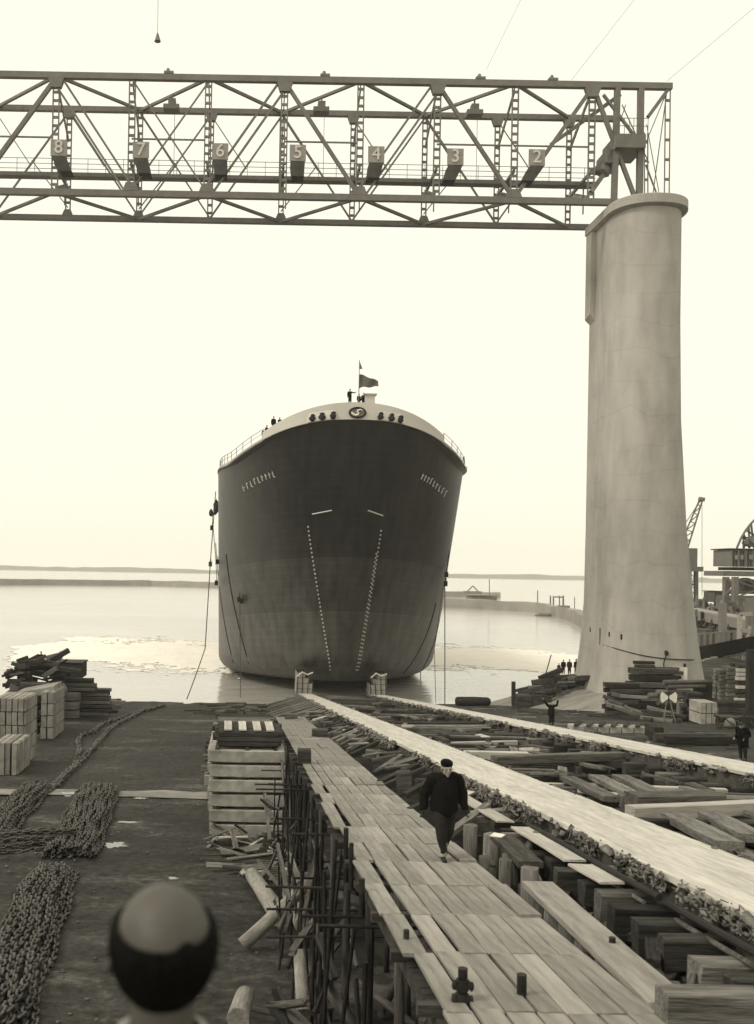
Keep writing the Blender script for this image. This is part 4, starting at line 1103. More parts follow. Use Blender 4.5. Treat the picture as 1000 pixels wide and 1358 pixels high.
for (px, y_, lab, hh, fl_, rot) in ((349, 114.3, 'lower of two crewmen crouching at the left end of the bulwark', 1.35, 0, .3), (353, 114.0, 'upper of two crewmen crouching at the left end of the bulwark', 1.6, 0, .9), (362, 111.5, 'crewman leaning over the left shoulder of the bow', 1.75, .4, .4), (370, 110.5, 'crewman crouched behind the left bulwark near the top', 1.45, .3, -.5)):
    u = (px-CX)-2.6; x = u/F*y_; zz = zworld(y_, deck_zp(y_)); yq = y_
    yq = 102.3
    while hull_b(yq, HZ) < abs(u/F*yq-SX)+.35 and yq < 140: yq += .1
    x = u/F*yq; person((x, yq, zworld(yq, deck_zp(yq))+fl_), rot, lab, h=hh, cap='cap')
pq = P(54, 888, 92); person((pq.x, pq.y, pq.z), 1.0, 'dark watcher standing on top of the heap at far left', h=1.7, cap='cap')

# balding man close to the camera, seen from behind, on a plank platform
hd = 1.9; hc = P(217, 1243, hd)
HB = Vector((0, -.03, 1.625)); fx, fy = hc.x, hc.y
rotz = math.pi+.12
th_ = empty('person', (fx, fy, hc.z-1.64), 'balding dark haired man seen from behind, his head looming at the bottom left', 'person'); th_.rotation_euler = (0, 0, rotz)
HS = 1.0
b = MB()
c0 = Vector((0, 0, 1.62))
ell(b, c0+Vector((0, .012, .02)), (.0925, .106, .104), n=32, q=20)
ell(b, c0+Vector((0, -.03, -.06)), (.066, .075, .08), n=20, q=12)
capsule(b, c0+Vector((0, .01, -.16)), c0+Vector((0, .012, -.05)), .064, .062, 16)
capsule(b, c0+Vector((0, -.095, .01)), c0+Vector((0, -.118, -.03)), .01, .016); capsule(b, c0+Vector((0, -.09, -.11)), c0+Vector((0, -.075, -.1)), .026, .03)
capsule(b, c0+Vector((-.04, -.088, .018)), c0+Vector((.04, -.088, .018)), .015, .015); capsule(b, c0+Vector((-.02, -.1, -.065)), c0+Vector((.02, -.1, -.065)), .009, .009)
for s in (-1, 1):
    for k in range(9):
        a = -1.9+k*.5; ell(b, c0+Vector((s*(.100+.006*math.sin(k)), .012+.016*math.cos(a), -.005+.030*math.sin(a))), (.008, .009, .009))
    ell(b, c0+Vector((s*.094, .01, -.005)), (.010, .018, .028)); ell(b, c0+Vector((s*.095, .004, -.035)), (.008, .009, .012))
# the rest of the body below the frame
J = dict(pel=(0, 0, .95), che=(0, 0, 1.26), hL=(.09, 0, .92), kL=(.1, -.03, .5), aL=(.1, .02, .09), sL=(.19, 0, 1.38), eL=(.25, .03, 1.1), wL=(.24, -.08, .86))
capsule(b, J['pel'], J['che'], .14, .15); capsule(b, (.16, 0, 1.37), (-.16, 0, 1.37), .06, .06); capsule(b, J['che'], (0, .01, 1.44), .12, .065)
for s in (-1, 1):
    f = lambda k: Vector((J[k][0]*s, J[k][1], J[k][2]))
    capsule(b, f('hL'), f('kL'), .085, .058); capsule(b, f('kL'), f('aL'), .056, .038); capsule(b, f('aL'), f('aL')+Vector((0, -.15, -.05)), .04, .034)
    capsule(b, f('sL'), f('eL'), .055, .042); capsule(b, f('eL'), f('wL'), .042, .029)
    W = f('wL'); d = (W-f('eL')).normalized(); side = (Vector((0,-1,0))-d*Vector((0,-1,0)).dot(d)).normalized()
    for o in (-.025, 0, .025): capsule(b, W, W+d*.09+side*o, .018, .014, 8)
    for o, l in ((.03, .072), (.01, .082), (-.01, .076), (-.03, .06)): capsule(b, W+d*.088+side*o, W+d*(.088+l), .0105, .009, 8)
    capsule(b, W+d*.025+side*.028, W+d*.08+side*.055, .014, .01, 8)
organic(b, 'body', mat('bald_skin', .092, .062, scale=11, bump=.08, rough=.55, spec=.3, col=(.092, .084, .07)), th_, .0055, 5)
# hair: a band round the back and sides, thickest at the nape
m = MB(); NA, NT = 72, 22; vs = []; fs = []
for i in range(NA):
    a = -2.1+4.2*i/(NA-1)                   # 0 = straight back (+y local), wrapping to the temples
    t0 = math.radians(82-9*min(1.4, abs(a)/1.35)**2.2-7*math.exp(-((a+.40)/.17)**2)+1.2*noise.noise(Vector((a*16, 0, 0)))); t1 = math.radians(150-22*min(1, abs(a)/1.6)**3)
    for j in range(NT):
        q = j/(NT-1); t = t0+(t1-t0)*q; th0 = .008*math.sin(min(1, q*4)*math.pi/2)
        rr = th0+.0015*noise.noise(Vector((a*25, t*8, 0)))
        nar = 1
        vs.append(c0+Vector(((.0925+rr)*math.sin(t)*math.sin(a)*nar, .012+(.106+rr)*math.sin(t)*math.cos(a)*nar, .02+(.120+rr)*math.cos(t) if t > 1.5708 else .02+(.104+rr)*math.cos(t))))
for i in range(NA-1):
    for j in range(NT-1): fs.append((i*NT+j, i*NT+j+1, (i+1)*NT+j+1, (i+1)*NT+j))
m.add(vs, fs); o = m.build('hair', M_HAIR, smooth=True); o.parent = th_; sf = o.modifiers.new('s', 'SOLIDIFY'); sf.thickness = .006; sf.offset = -1
c = MB()
capsule(c, (.07, .01, 1.30), (.08, .01, .85), .14, .15); capsule(c, (-.07, .01, 1.30), (-.08, .01, .85), .14, .15); capsule(c, (.15, .01, 1.365), (-.15, .01, 1.365), .085, .085)
for s in (-1, 1): capsule(c, (.2*s, 0, 1.36), (.26*s, .03, 1.1), .085, .07); capsule(c, (.26*s, .03, 1.1), (.245*s, -.07, .89), .068, .052)
capsule(c, (0, .0, 1.3), (0, .01, 1.42), .14, .09)
organic(c, 'coat', M_COAT, th_, .014, 3, fold=.012)
q = MB(); q.path([c0+Vector((.078*math.sin(a), .012+.082*math.cos(a), -.165)) for a in lin(-2.4, 2.4, 20)], .017, 8); organic(q, 'collar', M_PALEC, th_, .007, 2)
c = MB()
for s in (-1, 1): capsule(c, (.09*s, 0, .92), (.1*s, -.03, .5), .11, .085); capsule(c, (.1*s, -.03, .5), (.1*s, .02, .13), .082, .07)
capsule(c, (.09, 0, .92), (-.09, 0, .92), .11, .11); organic(c, 'trousers', M_TROU, th_, .016, 2)
c = MB()
for s in (-1, 1): capsule(c, (.1*s, .07, .045), (.1*s, -.15, .04), .045, .04)
organic(c, 'shoes', M_SHOE, th_, .014, 2)
fz = hc.z-1.64
pf = empty('viewing_platform', (0, 1.4, fz), 'plank platform under the balding man, below the frame', 'platform')
for i in range(9):
    m = MB(); m.box(-1.6+i*.3, -1.31+i*.3, -1.0, 2.9, fz-.06, fz-.004); m.build('plank', M_DECK, pf)
for x in (-1.4, .95):
    for y in (-.8, 2.6): m = MB(); m.box(x-.08, x+.08, y-.08, y+.08, gz(x, y)-.1, fz-.062); m.build('leg', M_DARKW, pf)

# ================================================================== GANTRY
gy, gy2 = 102.0, 109.4
def gx(px): return (px-343.7)*.07846
ZT, ZB = 66.0, 53.85
gan = empty('gantry_bridge', (gx(479), 105, ZB), 'long lattice steel gantry bridge crossing high over the slip onto the concrete tower', 'gantry')
nodes = [gx(p) for p in (-30, 75, 176, 277, 378, 479, 581, 684, 786)]
xe = gx(850); xl = gx(-130)
PLATES = MB()
def chord(y, z, x1, hh, name):
    m = MB(); m.box(xl, x1, y-.28, y+.28, z-hh/2, z+hh/2); m.build(name, M_STEEL, gan)
chord(gy, ZT, gx(891), .62, 'top_chord'); chord(gy2, ZT, xe+.3, .56, 'top_chord'); chord(gy, ZB, gx(832), .64, 'bottom_chord'); chord(gy2, ZB, gx(822), .56, 'bottom_chord')
def laced(a, b, wd, ax, name='laced_post', r=.085, step=.85, zig=False):
    a = Vector(a); b = Vector(b); ax = Vector(ax)*wd/2; m = MB()
    m.bar(a-ax, b-ax, r*1.5, r*2); m.bar(a+ax, b+ax, r*1.5, r*2); n_ = max(2, int((b-a).length/step))
    for k in range(n_):
        p = a.lerp(b, (k+.5)/n_)
        if zig:
            q = a.lerp(b, (k+1.5)/n_) if k < n_-1 else p; m.bar(p-ax, q+ax, .06)
        m.bar(p-ax, p+ax, .1, .28)
    return m.build(name, M_STEEL, gan)
def gbar(a, b, w_, name='diagonal', h=None):
    w_ *= .84; m = MB(); m.bar(a, b, w_, h or w_, up=(0, 1, 0)); return m.build(name, M_STEEL, gan)
def twin(a, b, name='diagonal', gap=.95):
    m = MB(); a = Vector(a); b = Vector(b); d = (b-a).normalized(); s = Vector((d.z, 0, -d.x))*gap/2
    m.bar(a-s, b-s, .2, .25, up=(0,1,0)); m.bar(a+s, b+s, .2, .25, up=(0,1,0)); return m.build(name, M_STEEL, gan)
def plate(x, y, z, w_, h_, name='gusset_plate'):
    w_ *= .55; h_ *= .62; m = MB(); m.add([(x-w_/2, y-.3, z-h_*.2), (x+w_/2, y-.3, z-h_*.2), (x+w_*.3, y-.3, z+h_*.5), (x-w_*.3, y-.3, z+h_*.5), (x-w_/2, y+.3, z-h_*.2), (x+w_/2, y+.3, z-h_*.2), (x+w_*.3, y+.3, z+h_*.5), (x-w_*.3, y+.3, z+h_*.5)],
        [(0,1,2,3), (7,6,5,4), (0,4,5,1), (1,5,6,2), (2,6,7,3), (3,7,4,0)]); return m.build(name, M_STEEL, gan)
for i, x in enumerate(nodes):
    for y in (gy, gy2):
        if y == gy2 and x > 34.9: continue
        laced((x, y, ZT-.4), (x, y, ZB+.4), .62 if y == gy else .5, (1, 0, 0), 'laced_post')
# main diagonals (top node, bottom node) in each truss plane
seq = [(1, 0, 'w'), (1, 2, 't'), (4, 3, 't'), (4, 5, 'm'), (6, 5, 't'), (6, 7, 'm'), (8, 7, 'w')]
for (a, b_, kd) in seq:
    for y in (gy, gy2):
        A = (nodes[a], y, ZT-.2); B = (nodes[b_], y, ZB+.2)
        if kd == 't' and y == gy: twin(A, B)
        else: gbar(A, B, (.5 if kd == 'w' else .42) if y == gy else .22)
for (x0, x1) in ((2, 3),):
    for y in (gy, gy2):
        gbar((nodes[x0], y, ZT-.3), (nodes[x1], y, ZB+.3), .18, 'cross_brace'); gbar((nodes[x1], y+.05, ZT-.3), (nodes[x0], y+.05, ZB+.3), .18, 'cross_brace')
for a in (1, 4, 6, 8): plate(nodes[a], gy, ZT-.6, 3.0, -2.2)
for a in (0, 2, 3, 5, 7): plate(nodes[a], gy, ZB+.5, 3.0, 2.0)
for a in (1, 3, 5, 7, 8): plate(nodes[a], gy2, ZT-.5, 2.4, -1.8)
for a in (1, 2, 4, 6): plate(nodes[a], gy2, ZB+.4, 2.2, 1.4)
# secondary thin braces
zm = (ZT+ZB)/2-.3
for (a, b_) in ((0, 1), (2, 3), (4, 5), (6, 7), (7, 8)):
    gbar((nodes[a], gy+.1, zm+.0), (nodes[b_]-.3, gy+.1, zm), .17, 'strut')
for (a, b_) in ((0, 1), (3, 2), (5, 4), (7, 6)): gbar((nodes[a]+(nodes[b_]-nodes[a])*.5, gy2, ZT-5.8), (nodes[b_], gy2, zm-5.5 if False else ZT-11), .13, 'cross_brace')
for a in range(len(nodes)-1):
    gbar((nodes[a], gy2-.1, ZT-.5), (nodes[a]+4, gy2-.1, zm), .12, 'cross_brace')
# top and bottom lateral bracing between the two planes, and cross frames
for i, x in enumerate(nodes):
    for z in (ZT, ZB): gbar((x, gy, z), (x, gy2, z), .3, 'cross_girder')
    laced((x, gy+.4, ZT-.5), (x, gy2-.4, ZT-3.6), .45, (0, 0, 1), 'sway_frame', .07, .7)
    laced((x, gy2-.4, ZB+3.4), (x, gy+.4, ZB+.5), .45, (0, 0, 1), 'sway_frame', .07, .7)
    if i < len(nodes)-1:
        x2 = nodes[i+1]; A, B = (gy, gy2) if i % 2 else (gy2, gy)
        gbar((x, A, ZT), (x2, B, ZT), .34, 'lateral_brace'); gbar((x, A, ZB), (x2, B, ZB), .34, 'lateral_brace')
        laced(((x+x2)/2, (gy+gy2)/2, ZT), (x2 if i % 2 else x, gy2, ZT), .3, (0, 0, 1), 'lacing', .04, .6); laced(((x+x2)/2, (gy+gy2)/2, ZB), (x if i % 2 else x2, gy, ZB), .3, (0, 0, 1), 'lacing', .04, .6)
# catwalk inside the bridge
zc = ZB+3.15
m = MB(); m.box(xl, gx(806), 105.0, 106.1, zc-.2, zc+.2); m.build('catwalk_floor', M_STEEL, gan)
m = MB()
for z in (.55, 1.1, 1.65): m.bar((xl, 105.0, zc+z), (gx(806), 105.0, zc+z), .05)
x = xl
while x < gx(806): m.bar((x, 105.0, zc), (x, 105.0, zc+1.7), .05); x += 1.9
m.build('catwalk_rail', M_STEEL, gan)
for i, x in enumerate(nodes): m = MB(); m.bar((x, gy, zc), (x, gy2, zc), .25, .3); m.bar((x+.4, 105.5, zc), (x+.4, 105.5, ZB), .12); m.build('catwalk_hanger', M_STEEL, gan)
# right end over the tower
ex = gx(815)
gbar((gx(819), gy, ZT), (gx(817), gy, ZB+.1), .62, 'end_post', .6); gbar((xe, gy, ZT), (xe+.05, gy, 53.3), .66, 'end_post', .6)
gbar((gx(786), gy, ZT), (gx(846), gy, ZB+.3), .45, 'end_diagonal'); gbar((gx(860), gy, ZT-3.2), (gx(886), gy, ZT-.3), .42, 'knee_brace')
gbar((gx(760), gy2, ZT-3), (gx(828), gy+1, ZT-.4), .4, 'knee_brace'); gbar((nodes[8], gy, ZB+1), (gx(838), gy+2, zc+3.6), .55, 'knee_brace')
laced((gx(886), gy, ZT-.4), (gx(886), gy-.2, 53.2), .5, (1, 0, 0), 'end_laced_post', .06, 1.8)
laced((gx(856), gy-.4, ZT-5), (gx(858), gy-.4, 53.2), .35, (1, 0, 0), 'end_laced_post', .06, 1.6)
for (a, za, b_, zb_, w_) in ((884, ZT-.6, 857, ZT-6, .1), (884, ZT-.6, 866, 53.4, .1), (858, ZT-8.2, 880, 53.4, .16), (858, ZT-4, 880, 53.4, .08), (825, ZT-2, 862, zc+1, .1), (800, ZT-1, 850, ZT-6, .3), (805, ZT-8, 830, ZT-2, .1), (826, zc+4, 850, ZT-7, .1)):
    gbar((gx(a), gy-.1, za), (gx(b_), gy-.1, zb_), w_, 'end_brace')
m = MB(); m.box(gx(814), gx(853), gy-1, gy+3, zc+2.2, zc+3.6); m.box(gx(806), gx(826), gy, gy+3, zc+1.0, zc+2.4); m.blob((gx(806), gy+1, zc+.6), 1.0, 1, .7, .3); m.build('machine_platform', M_STEEL, gan)
m = MB()
for z in (4.4, 5.2): m.bar((gx(812), gy-1, zc+z), (gx(856), gy-1, zc+z), .05)
for i in range(8): x = gx(812+i*6.2); m.bar((x, gy-1, zc+3.6), (x, gy-1, zc+5.2), .05)
m.build('platform_rail', M_STEEL, gan)
for px in (224, 431, 637, 733):
    m = MB(); x = gx(px); m.box(x-.5, x+.5, gy-.3, gy+.3, ZT+.36, ZT+.6); m.tube((x-.1, gy, ZT+.6), (x-.1, gy, ZT+.95), .25, .15, 8); m.build('beacon_lamp', M_STEEL, gan)
for px in (225, 430, 640):
    m = MB(); x = gx(px); m.box(x-.9, x+.8, 104.9, 106.2, ZT-1.8, ZT-1.3); m.box(x-.4, x+.4, 105.1, 106, ZT-1.3, ZT-.6); m.bar((x, 105.6, ZT-.5), (x, 105.6, ZT), .15); m.build('trolley', M_STEEL, gan)
    m = MB(); m.tube((x+.3, 105.5, ZT-2), (x+.3, 105.5, zc+.2), .03, n=5); m.build('trolley_cable', M_STEEL, gan)
# berth numbers
M_SIGN = mat('number_board', .3, .25, scale=1, bump=0)
def textmesh(s, size, m, name, parent, loc):
    cu = bpy.data.curves.new(name, 'FONT'); cu.body = s; cu.size = size; cu.extrude = .04; cu.align_x = 'CENTER'; cu.align_y = 'CENTER'; cu.offset = .015
    o = bpy.data.objects.new('t', cu); C.objects.link(o); dg = bpy.context.evaluated_depsgraph_get(); dg.update()
    me = bpy.data.meshes.new_from_object(o.evaluated_get(dg)); bpy.data.objects.remove(o)
    me.transform(Matrix.Rotation(math.pi/2, 4, 'X')); me.materials.clear(); me.materials.append(m)
    q = bpy.data.objects.new(name, me); C.objects.link(q); q.location = Vector(loc)-wloc(parent); q.parent = parent; return q
for dg_, px, py, lean in (('8', 78, 196, 8), ('7', 187, 199, 4), ('6', 292, 201, 0), ('5', 395, 203, -1), ('4', 499, 205, -5), ('3', 604, 208, -9), ('2', 712, 209, -13)):
    p = P(px, py, 101.45)
    t_ = empty('number_sign', p, 'square board with a white %s above its dark lamp housing on the gantry' % dg_, 'sign', 'numbered boards along the gantry')
    m = MB(); m.box(p.x-.84, p.x+.84, 101.38, 101.52, p.z-.84, p.z+.84); m.build('board', M_SIGN, t_)
    textmesh(dg_, 1.85, mat('digit_paint', .62, .5, bump=0), 'digit', t_, (p.x, 101.33, p.z))
    m = MB(); l = lean*.08; zt = p.z-.92; zb_ = p.z-2.45
    m.add([(p.x-.75, 101.3, zt), (p.x+.75, 101.3, zt), (p.x+.75, 102.9, zt), (p.x-.75, 102.9, zt), (p.x-.5+l, 101.3, zb_), (p.x+.75+l, 101.3, zb_), (p.x+.75+l, 102.9, zb_), (p.x-.5+l, 102.9, zb_)], [(0,1,2,3), (7,6,5,4), (0,4,5,1), (1,5,6,2), (2,6,7,3), (3,7,4,0)])
    m.build('lamp_housing', mat('housing_paint', .08, .05, bump=0), t_)
# thin stay wires running up out of the picture
for (a, b, lab) in (((645, 92), (720, -60), 'thin overhead wire rising from the middle of the gantry'), ((758, 106), (880, -50), 'thin overhead wire rising between the other two over the gantry'), ((884, 108), (1060, -40), 'thin overhead wire rising from the right end of the gantry')):
    q = MB(); q.tube(P(a[0], a[1], 102), P(b[0], b[1], 96), .02, n=4); tag(q.build('overhead_wire', M_GREY), lab, 'wire')
t_ = empty('hanging_cone', P(209, 52, 80), 'small dark cone hanging on a wire at the top left of the sky', 'marker')
m = MB(); a = P(209, 55, 80); b = P(209, 44, 80); m.tube(a, b, .27, .06, 10); m.build('cone', M_STEEL, t_)
m = MB(); m.tube(b, P(211, -80, 80), .02, n=4); m.build('wire', M_GREY, t_)

# ================================================================== CONCRETE TOWER
tw = empty('concrete_tower', (40, 102, 2), 'tall rounded concrete tower flaring at its foot and carrying the end of the gantry', 'tower')
def prof(z):
    ks = [(0, 47.3, 35.0, 95.4), (2.5, 46.7, 35.4, 95.8), (4.6, 46.2, 35.8, 96.2), (8, 45.7, 36.3, 96.6), (12.3, 45.25, 36.55, 96.95), (20, 44.5, 36.62, 97.3), (31, 43.85, 36.62, 97.6), (41, 43.65, 36.62, 97.75), (52.6, 43.6, 36.62, 97.8)]
    for a, b in zip(ks, ks[1:]):
        if z <= b[0]: t = (z-a[0])/(b[0]-a[0]); return tuple(a[i]+(b[i]-a[i])*t for i in (1, 2, 3))
    return ks[-1][1:]
def plan(xr, xl_, yf, grow=0, n=28):
    xr += grow; xl_ -= grow; yf -= grow; cx_ = (xr+xl_)/2; rx = (xr-xl_)/2; ry = 4.0; pts = []
    for i in range(n+1):
        a = math.pi*i/n; pts.append((cx_-rx*abs(math.cos(a))**.85*(1 if math.cos(a) > 0 else -1), yf+ry-ry*abs(math.sin(a))**.9))
    return pts+[(xr, 107.3+grow), (xl_, 107.3+grow)]
def loft(levels, name, m, smooth=False):
    b = MB(); vs = []; n = len(levels[0][1])
    for z, pl in levels: vs += [(x, y, z) for x, y in pl]
    fs = []
    for i in range(len(levels)-1):
        for k in range(n): fs.append((i*n+k, i*n+(k+1) % n, (i+1)*n+(k+1) % n, (i+1)*n+k))
    fs.append(tuple(range(n))[::-1]); fs.append(tuple((len(levels)-1)*n+k for k in range(n)))
    b.add(vs, fs); o = b.build(name, m, tw)
    if smooth:
        o.data.polygons.foreach_set('use_smooth', [True]*len(o.data.polygons))
        o.data.set_sharp_from_angle(angle=math.radians(35))
    return o
def tower_mat():
    m = M_CONC.copy(); m.name = 'tower_concrete'; n = m.node_tree; L = n.links.new
    b = [q for q in n.nodes if q.type == 'BSDF_PRINCIPLED'][0]; src = b.inputs['Base Color'].links[0].from_socket
    g = n.nodes.new('ShaderNodeNewGeometry'); sp = n.nodes.new('ShaderNodeSeparateXYZ'); L(g.outputs['Position'], sp.inputs[0])
    # lift joints: thin darker lines every few metres, wavering
    nz = n.nodes.new('ShaderNodeTexNoise'); nz.inputs['Scale'].default_value = .16; L(g.outputs['Position'], nz.inputs['Vector'])
    a = n.nodes.new('ShaderNodeMath'); a.operation = 'MULTIPLY_ADD'; a.inputs[1].default_value = 5.0; L(nz.outputs[0], a.inputs[0]); L(sp.outputs[2], a.inputs[2])
    md = n.nodes.new('ShaderNodeMath'); md.operation = 'PINGPONG'; md.inputs[1].default_value = 1.55; L(a.outputs[0], md.inputs[0])
    mr = n.nodes.new('ShaderNodeMapRange'); mr.inputs[1].default_value = 0; mr.inputs[2].default_value = .1; mr.inputs[3].default_value = .90; mr.inputs[4].default_value = 1; L(md.outputs[0], mr.inputs[0])
    # vertical weather streaks and patches
    mp = n.nodes.new('ShaderNodeMapping'); mp.inputs['Scale'].default_value = (.8, .8, .13); L(g.outputs['Position'], mp.inputs[0])
    t = n.nodes.new('ShaderNodeTexNoise'); t.inputs['Scale'].default_value = 1.2; t.inputs['Detail'].default_value = 8; L(mp.outputs[0], t.inputs['Vector'])
    m2 = n.nodes.new('ShaderNodeMapRange'); m2.inputs[1].default_value = .3; m2.inputs[2].default_value = .62; m2.inputs[3].default_value = .92; m2.inputs[4].default_value = 1.03; L(t.outputs[0], m2.inputs[0])
    x = n.nodes.new('ShaderNodeMath'); x.operation = 'MULTIPLY'; L(mr.outputs[0], x.inputs[0]); L(m2.outputs[0], x.inputs[1])
    mm = n.nodes.new('ShaderNodeMix'); mm.data_type = 'RGBA'; mm.blend_type = 'MULTIPLY'; mm.inputs[0].default_value = 1
    L(src, mm.inputs[6]); L(x.outputs[0], mm.inputs[7]); L(mm.outputs[2], b.inputs['Base Color'])
    return m
M_TOW = tower_mat()
loft([(z, plan(*prof(z))) for z in (-1, 2.5, 4.6, 6.5, 9, 12.3, 16, 20, 25, 31, 41, 52.05)], 'shaft', M_TOW, True)
loft([(52.05, plan(*prof(52.6), grow=.1)), (52.25, plan(*prof(52.6), grow=.5)), (53.1, plan(*prof(52.6), grow=.5)), (53.2, plan(*prof(52.6), grow=.4))], 'cap', M_TOW, True)
m = MB(); m.add([(36.1, 105.6, 43.2), (36.6, 105.6, 42.4), (36.6, 107.25, 42.4), (36.1, 107.25, 42.9), (36.1, 105.6, 52.0), (36.6, 105.6, 52.0), (36.6, 107.25, 52.0), (36.1, 107.25, 52.0)],
   [(0,3,2,1), (4,5,6,7), (0,1,5,4), (1,2,6,5), (2,3,7,6), (3,0,4,7)]); m.build('corbel', M_TOW, tw)
def tower_pt(px, py, out=.06):
    y = 90
    while y < 107:
        p = P(px, py, y); xr, xl_, yf = prof(max(0, p.z)); cx_ = (xr+xl_)/2; rx = (xr-xl_)/2
        s = abs((p.x-cx_)/rx)
        if s < 1:
            c_ = s**(1/.85); yy = yf+4-4*abs(math.sqrt(max(0, 1-c_*c_)))**.9
            if y >= yy: return P(px, py, y-out)
        y += .05
    return P(px, py, 98)
m = MB(); m.path([tower_pt(x, 855+(x-800)*.16+6*math.sin((x-800)/40)) for x in range(800, 921, 6)], .06, 5); p = tower_pt(884, 866); m.blob(p, .25, .2, .25, .2); m.path([p, tower_pt(880, 880), tower_pt(882, 898)], .05, 5); m.build('cable', M_DARK, tw)
for (x, y0_, y1_) in ((796, 833, 855), (808, 838, 844), (824, 841, 848), (783, 832, 838), (908, 880, 905)):
    m = MB(); m.bar(tower_pt(x, y0_), tower_pt(x, y1_), .14 if x < 850 else .2, .12); m.build('drain_slot', M_DARK, tw)
# pale lagging panels at the tower's foot
for (x0, x1, y0_, y1_, lab) in ((893, 901, 884, 902, 'upright pale panel leaning at the foot of the tower, left one'), (903, 911, 885, 906, 'upright pale panel leaning at the foot of the tower, right one')):
    A = tower_pt((x0+x1)/2, y1_, .5); B = tower_pt((x0+x1)/2, y0_, .3); beam('panel', A, B, .65, .06, M_PALEW, label=lab, cat='panel')
# stone pitching sloping down from the foot of the tower
xs_ = lin(26.5, 37.5, 26); ys_ = lin(92, 111, 24)
def apr(x, y):
    z = 3.6-(37.2-x)*.30-max(0, 96.5-y)*.42+.07*fbm(x, y, 1.2)
    return z
b = MB(); vs = []; fs = []
for y in ys_:
    for x in xs_: vs.append((x+.3*(y-100)*.2, y, max(apr(x, y), -1)))
for j in range(len(ys_)-1):
    for i in range(len(xs_)-1):
        q = (j*26+i, j*26+i+1, (j+1)*26+i+1, (j+1)*26+i)
        fs.append(q)
b.add(vs, fs); tag(b.build('stone_embankment', mat('pitched_stone', .30, .17, scale=2.2, stretch=(.5, 2, 1), bump=.5, coords='World'), smooth=True), kind='structure')

# ================================================================== YARD ON THE RIGHT
def gp(px, py, d):                      # ground point under a pixel column at a distance
    p = P(px, py, d); p.z = gz(p.x, p.y); return p
def stack(px0, px1, ybase, ytop, d, depth, th, m, lab, grp, cat='timber', name='stacked_timber', ends=False, jit=.12, ngap=1, zbase=None):
    """a pile of sawn timber between two photo columns; every timber is one object"""
    A = P(px0, ybase, d); B = P(px1, ybase, d); T = P(px0, ytop, d)
    z = gz((A.x+B.x)/2, d) if zbase is None else zbase; zt_ = T.z; k = 0; n_ = max(1, round((zt_-z)/th))
    for k in range(n_):
        zz = z+(k+.5)*(zt_-z)/n_
        if ends:            # ends towards us
            nx = max(1, round((B.x-A.x)/(th*1.4)))
            for i in range(nx):
                x = A.x+(B.x-A.x)*(i+.5)/nx
                beam(name, (x+U(-.03, .03), d+U(-jit, jit), zz), (x, d+depth+U(-jit, jit), zz), (B.x-A.x)/nx*.93, (zt_-z)/n_*.88, m() if callable(m) else m, label=lab, cat=cat, group=grp)
        else:
            nd = max(1, int(depth/.6))
            for i in range(min(nd, 2)):
                y = d+i*depth/max(1, nd)
                beam(name, (A.x+U(-jit, jit)*2, y, zz), (B.x+U(-jit, jit)*2, y+U(-.05, .05), zz), .5, (zt_-z)/n_*.82, m() if callable(m) else m, label=lab, cat=cat, group=grp)
WD = lambda: M_WOOD if R() < .3 else M_DARKW
stack(836, 898, 932, 885, 88, 1.2, .62, WD, 'squared timber in the big pile at the foot of the tower', 'timbers of the big pile by the tower')
stack(842, 868, 886, 876, 88.5, .6, .35, WD, 'short timber on top of the big pile by the tower', 'short timbers topping the pile', zbase=P(842, 886, 88.5).z)
stack(868, 903, 890, 884, 89.5, .6, .4, M_DARKW, 'dark timber at the back of the pile by the tower', 'rear timbers of the pile', zbase=P(842, 905, 89.5).z)
stack(806, 846, 936, 905, 86, 1.2, .5, M_DARKW, 'dark timber in the lower wing of the pile left of the big one', 'dark timbers of the lower wing')
for i in range(16):
    a = U(795, 860); b_ = a+U(18, 60); yy = 918+(a-795)*.35+U(-6, 16); d = 84-(yy-918)*.25
    A = P(a, yy, d); B = P(b_, yy+U(2, 16), d-1.0)
    zA = gz(A.x, A.y)+.12; zB = gz(B.x, B.y)+.12; A.z = max(A.z, zA); B.z = max(B.z, zB)
    beam('squared_timber', A, B, .32, .28, M_DARKW if R() < .75 else M_WOOD, label='timber slid down slantwise in front of the pile by the tower', cat='timber', group='timbers slid off the pile')
for i, (a, b_, yy) in enumerate(((871, 915, 918), (874, 912, 925), (860, 913, 922), (880, 938, 905), (884, 935, 911), (872, 914, 932))):
    A = P(a, yy, 83); B = P(b_, yy-1, 83.5); beam('log', A, B, .42, .42, M_WOOD if i < 3 else M_LOG, label='round log lying on the pile behind the signal', cat='log', group='logs behind the right signal', log=True)
stack(912, 929, 957, 918, 77, 1.5, .3, M_DARKW, 'dark timber in the narrow stack left of the pale crates', 'dark timbers in the narrow stack')
for i, (a, b_) in enumerate(((902, 908), (906, 914))):
    A = P(a, 957, 78); beam('wood_block', (A.x, 78, gz(A.x, 78)), (A.x, 78, gz(A.x, 78)+1.5), .45, .45, M_WOOD, label='upright timber stub left of the narrow dark stack, %s one' % ('left' if i == 0 else 'right'), cat='wood block')
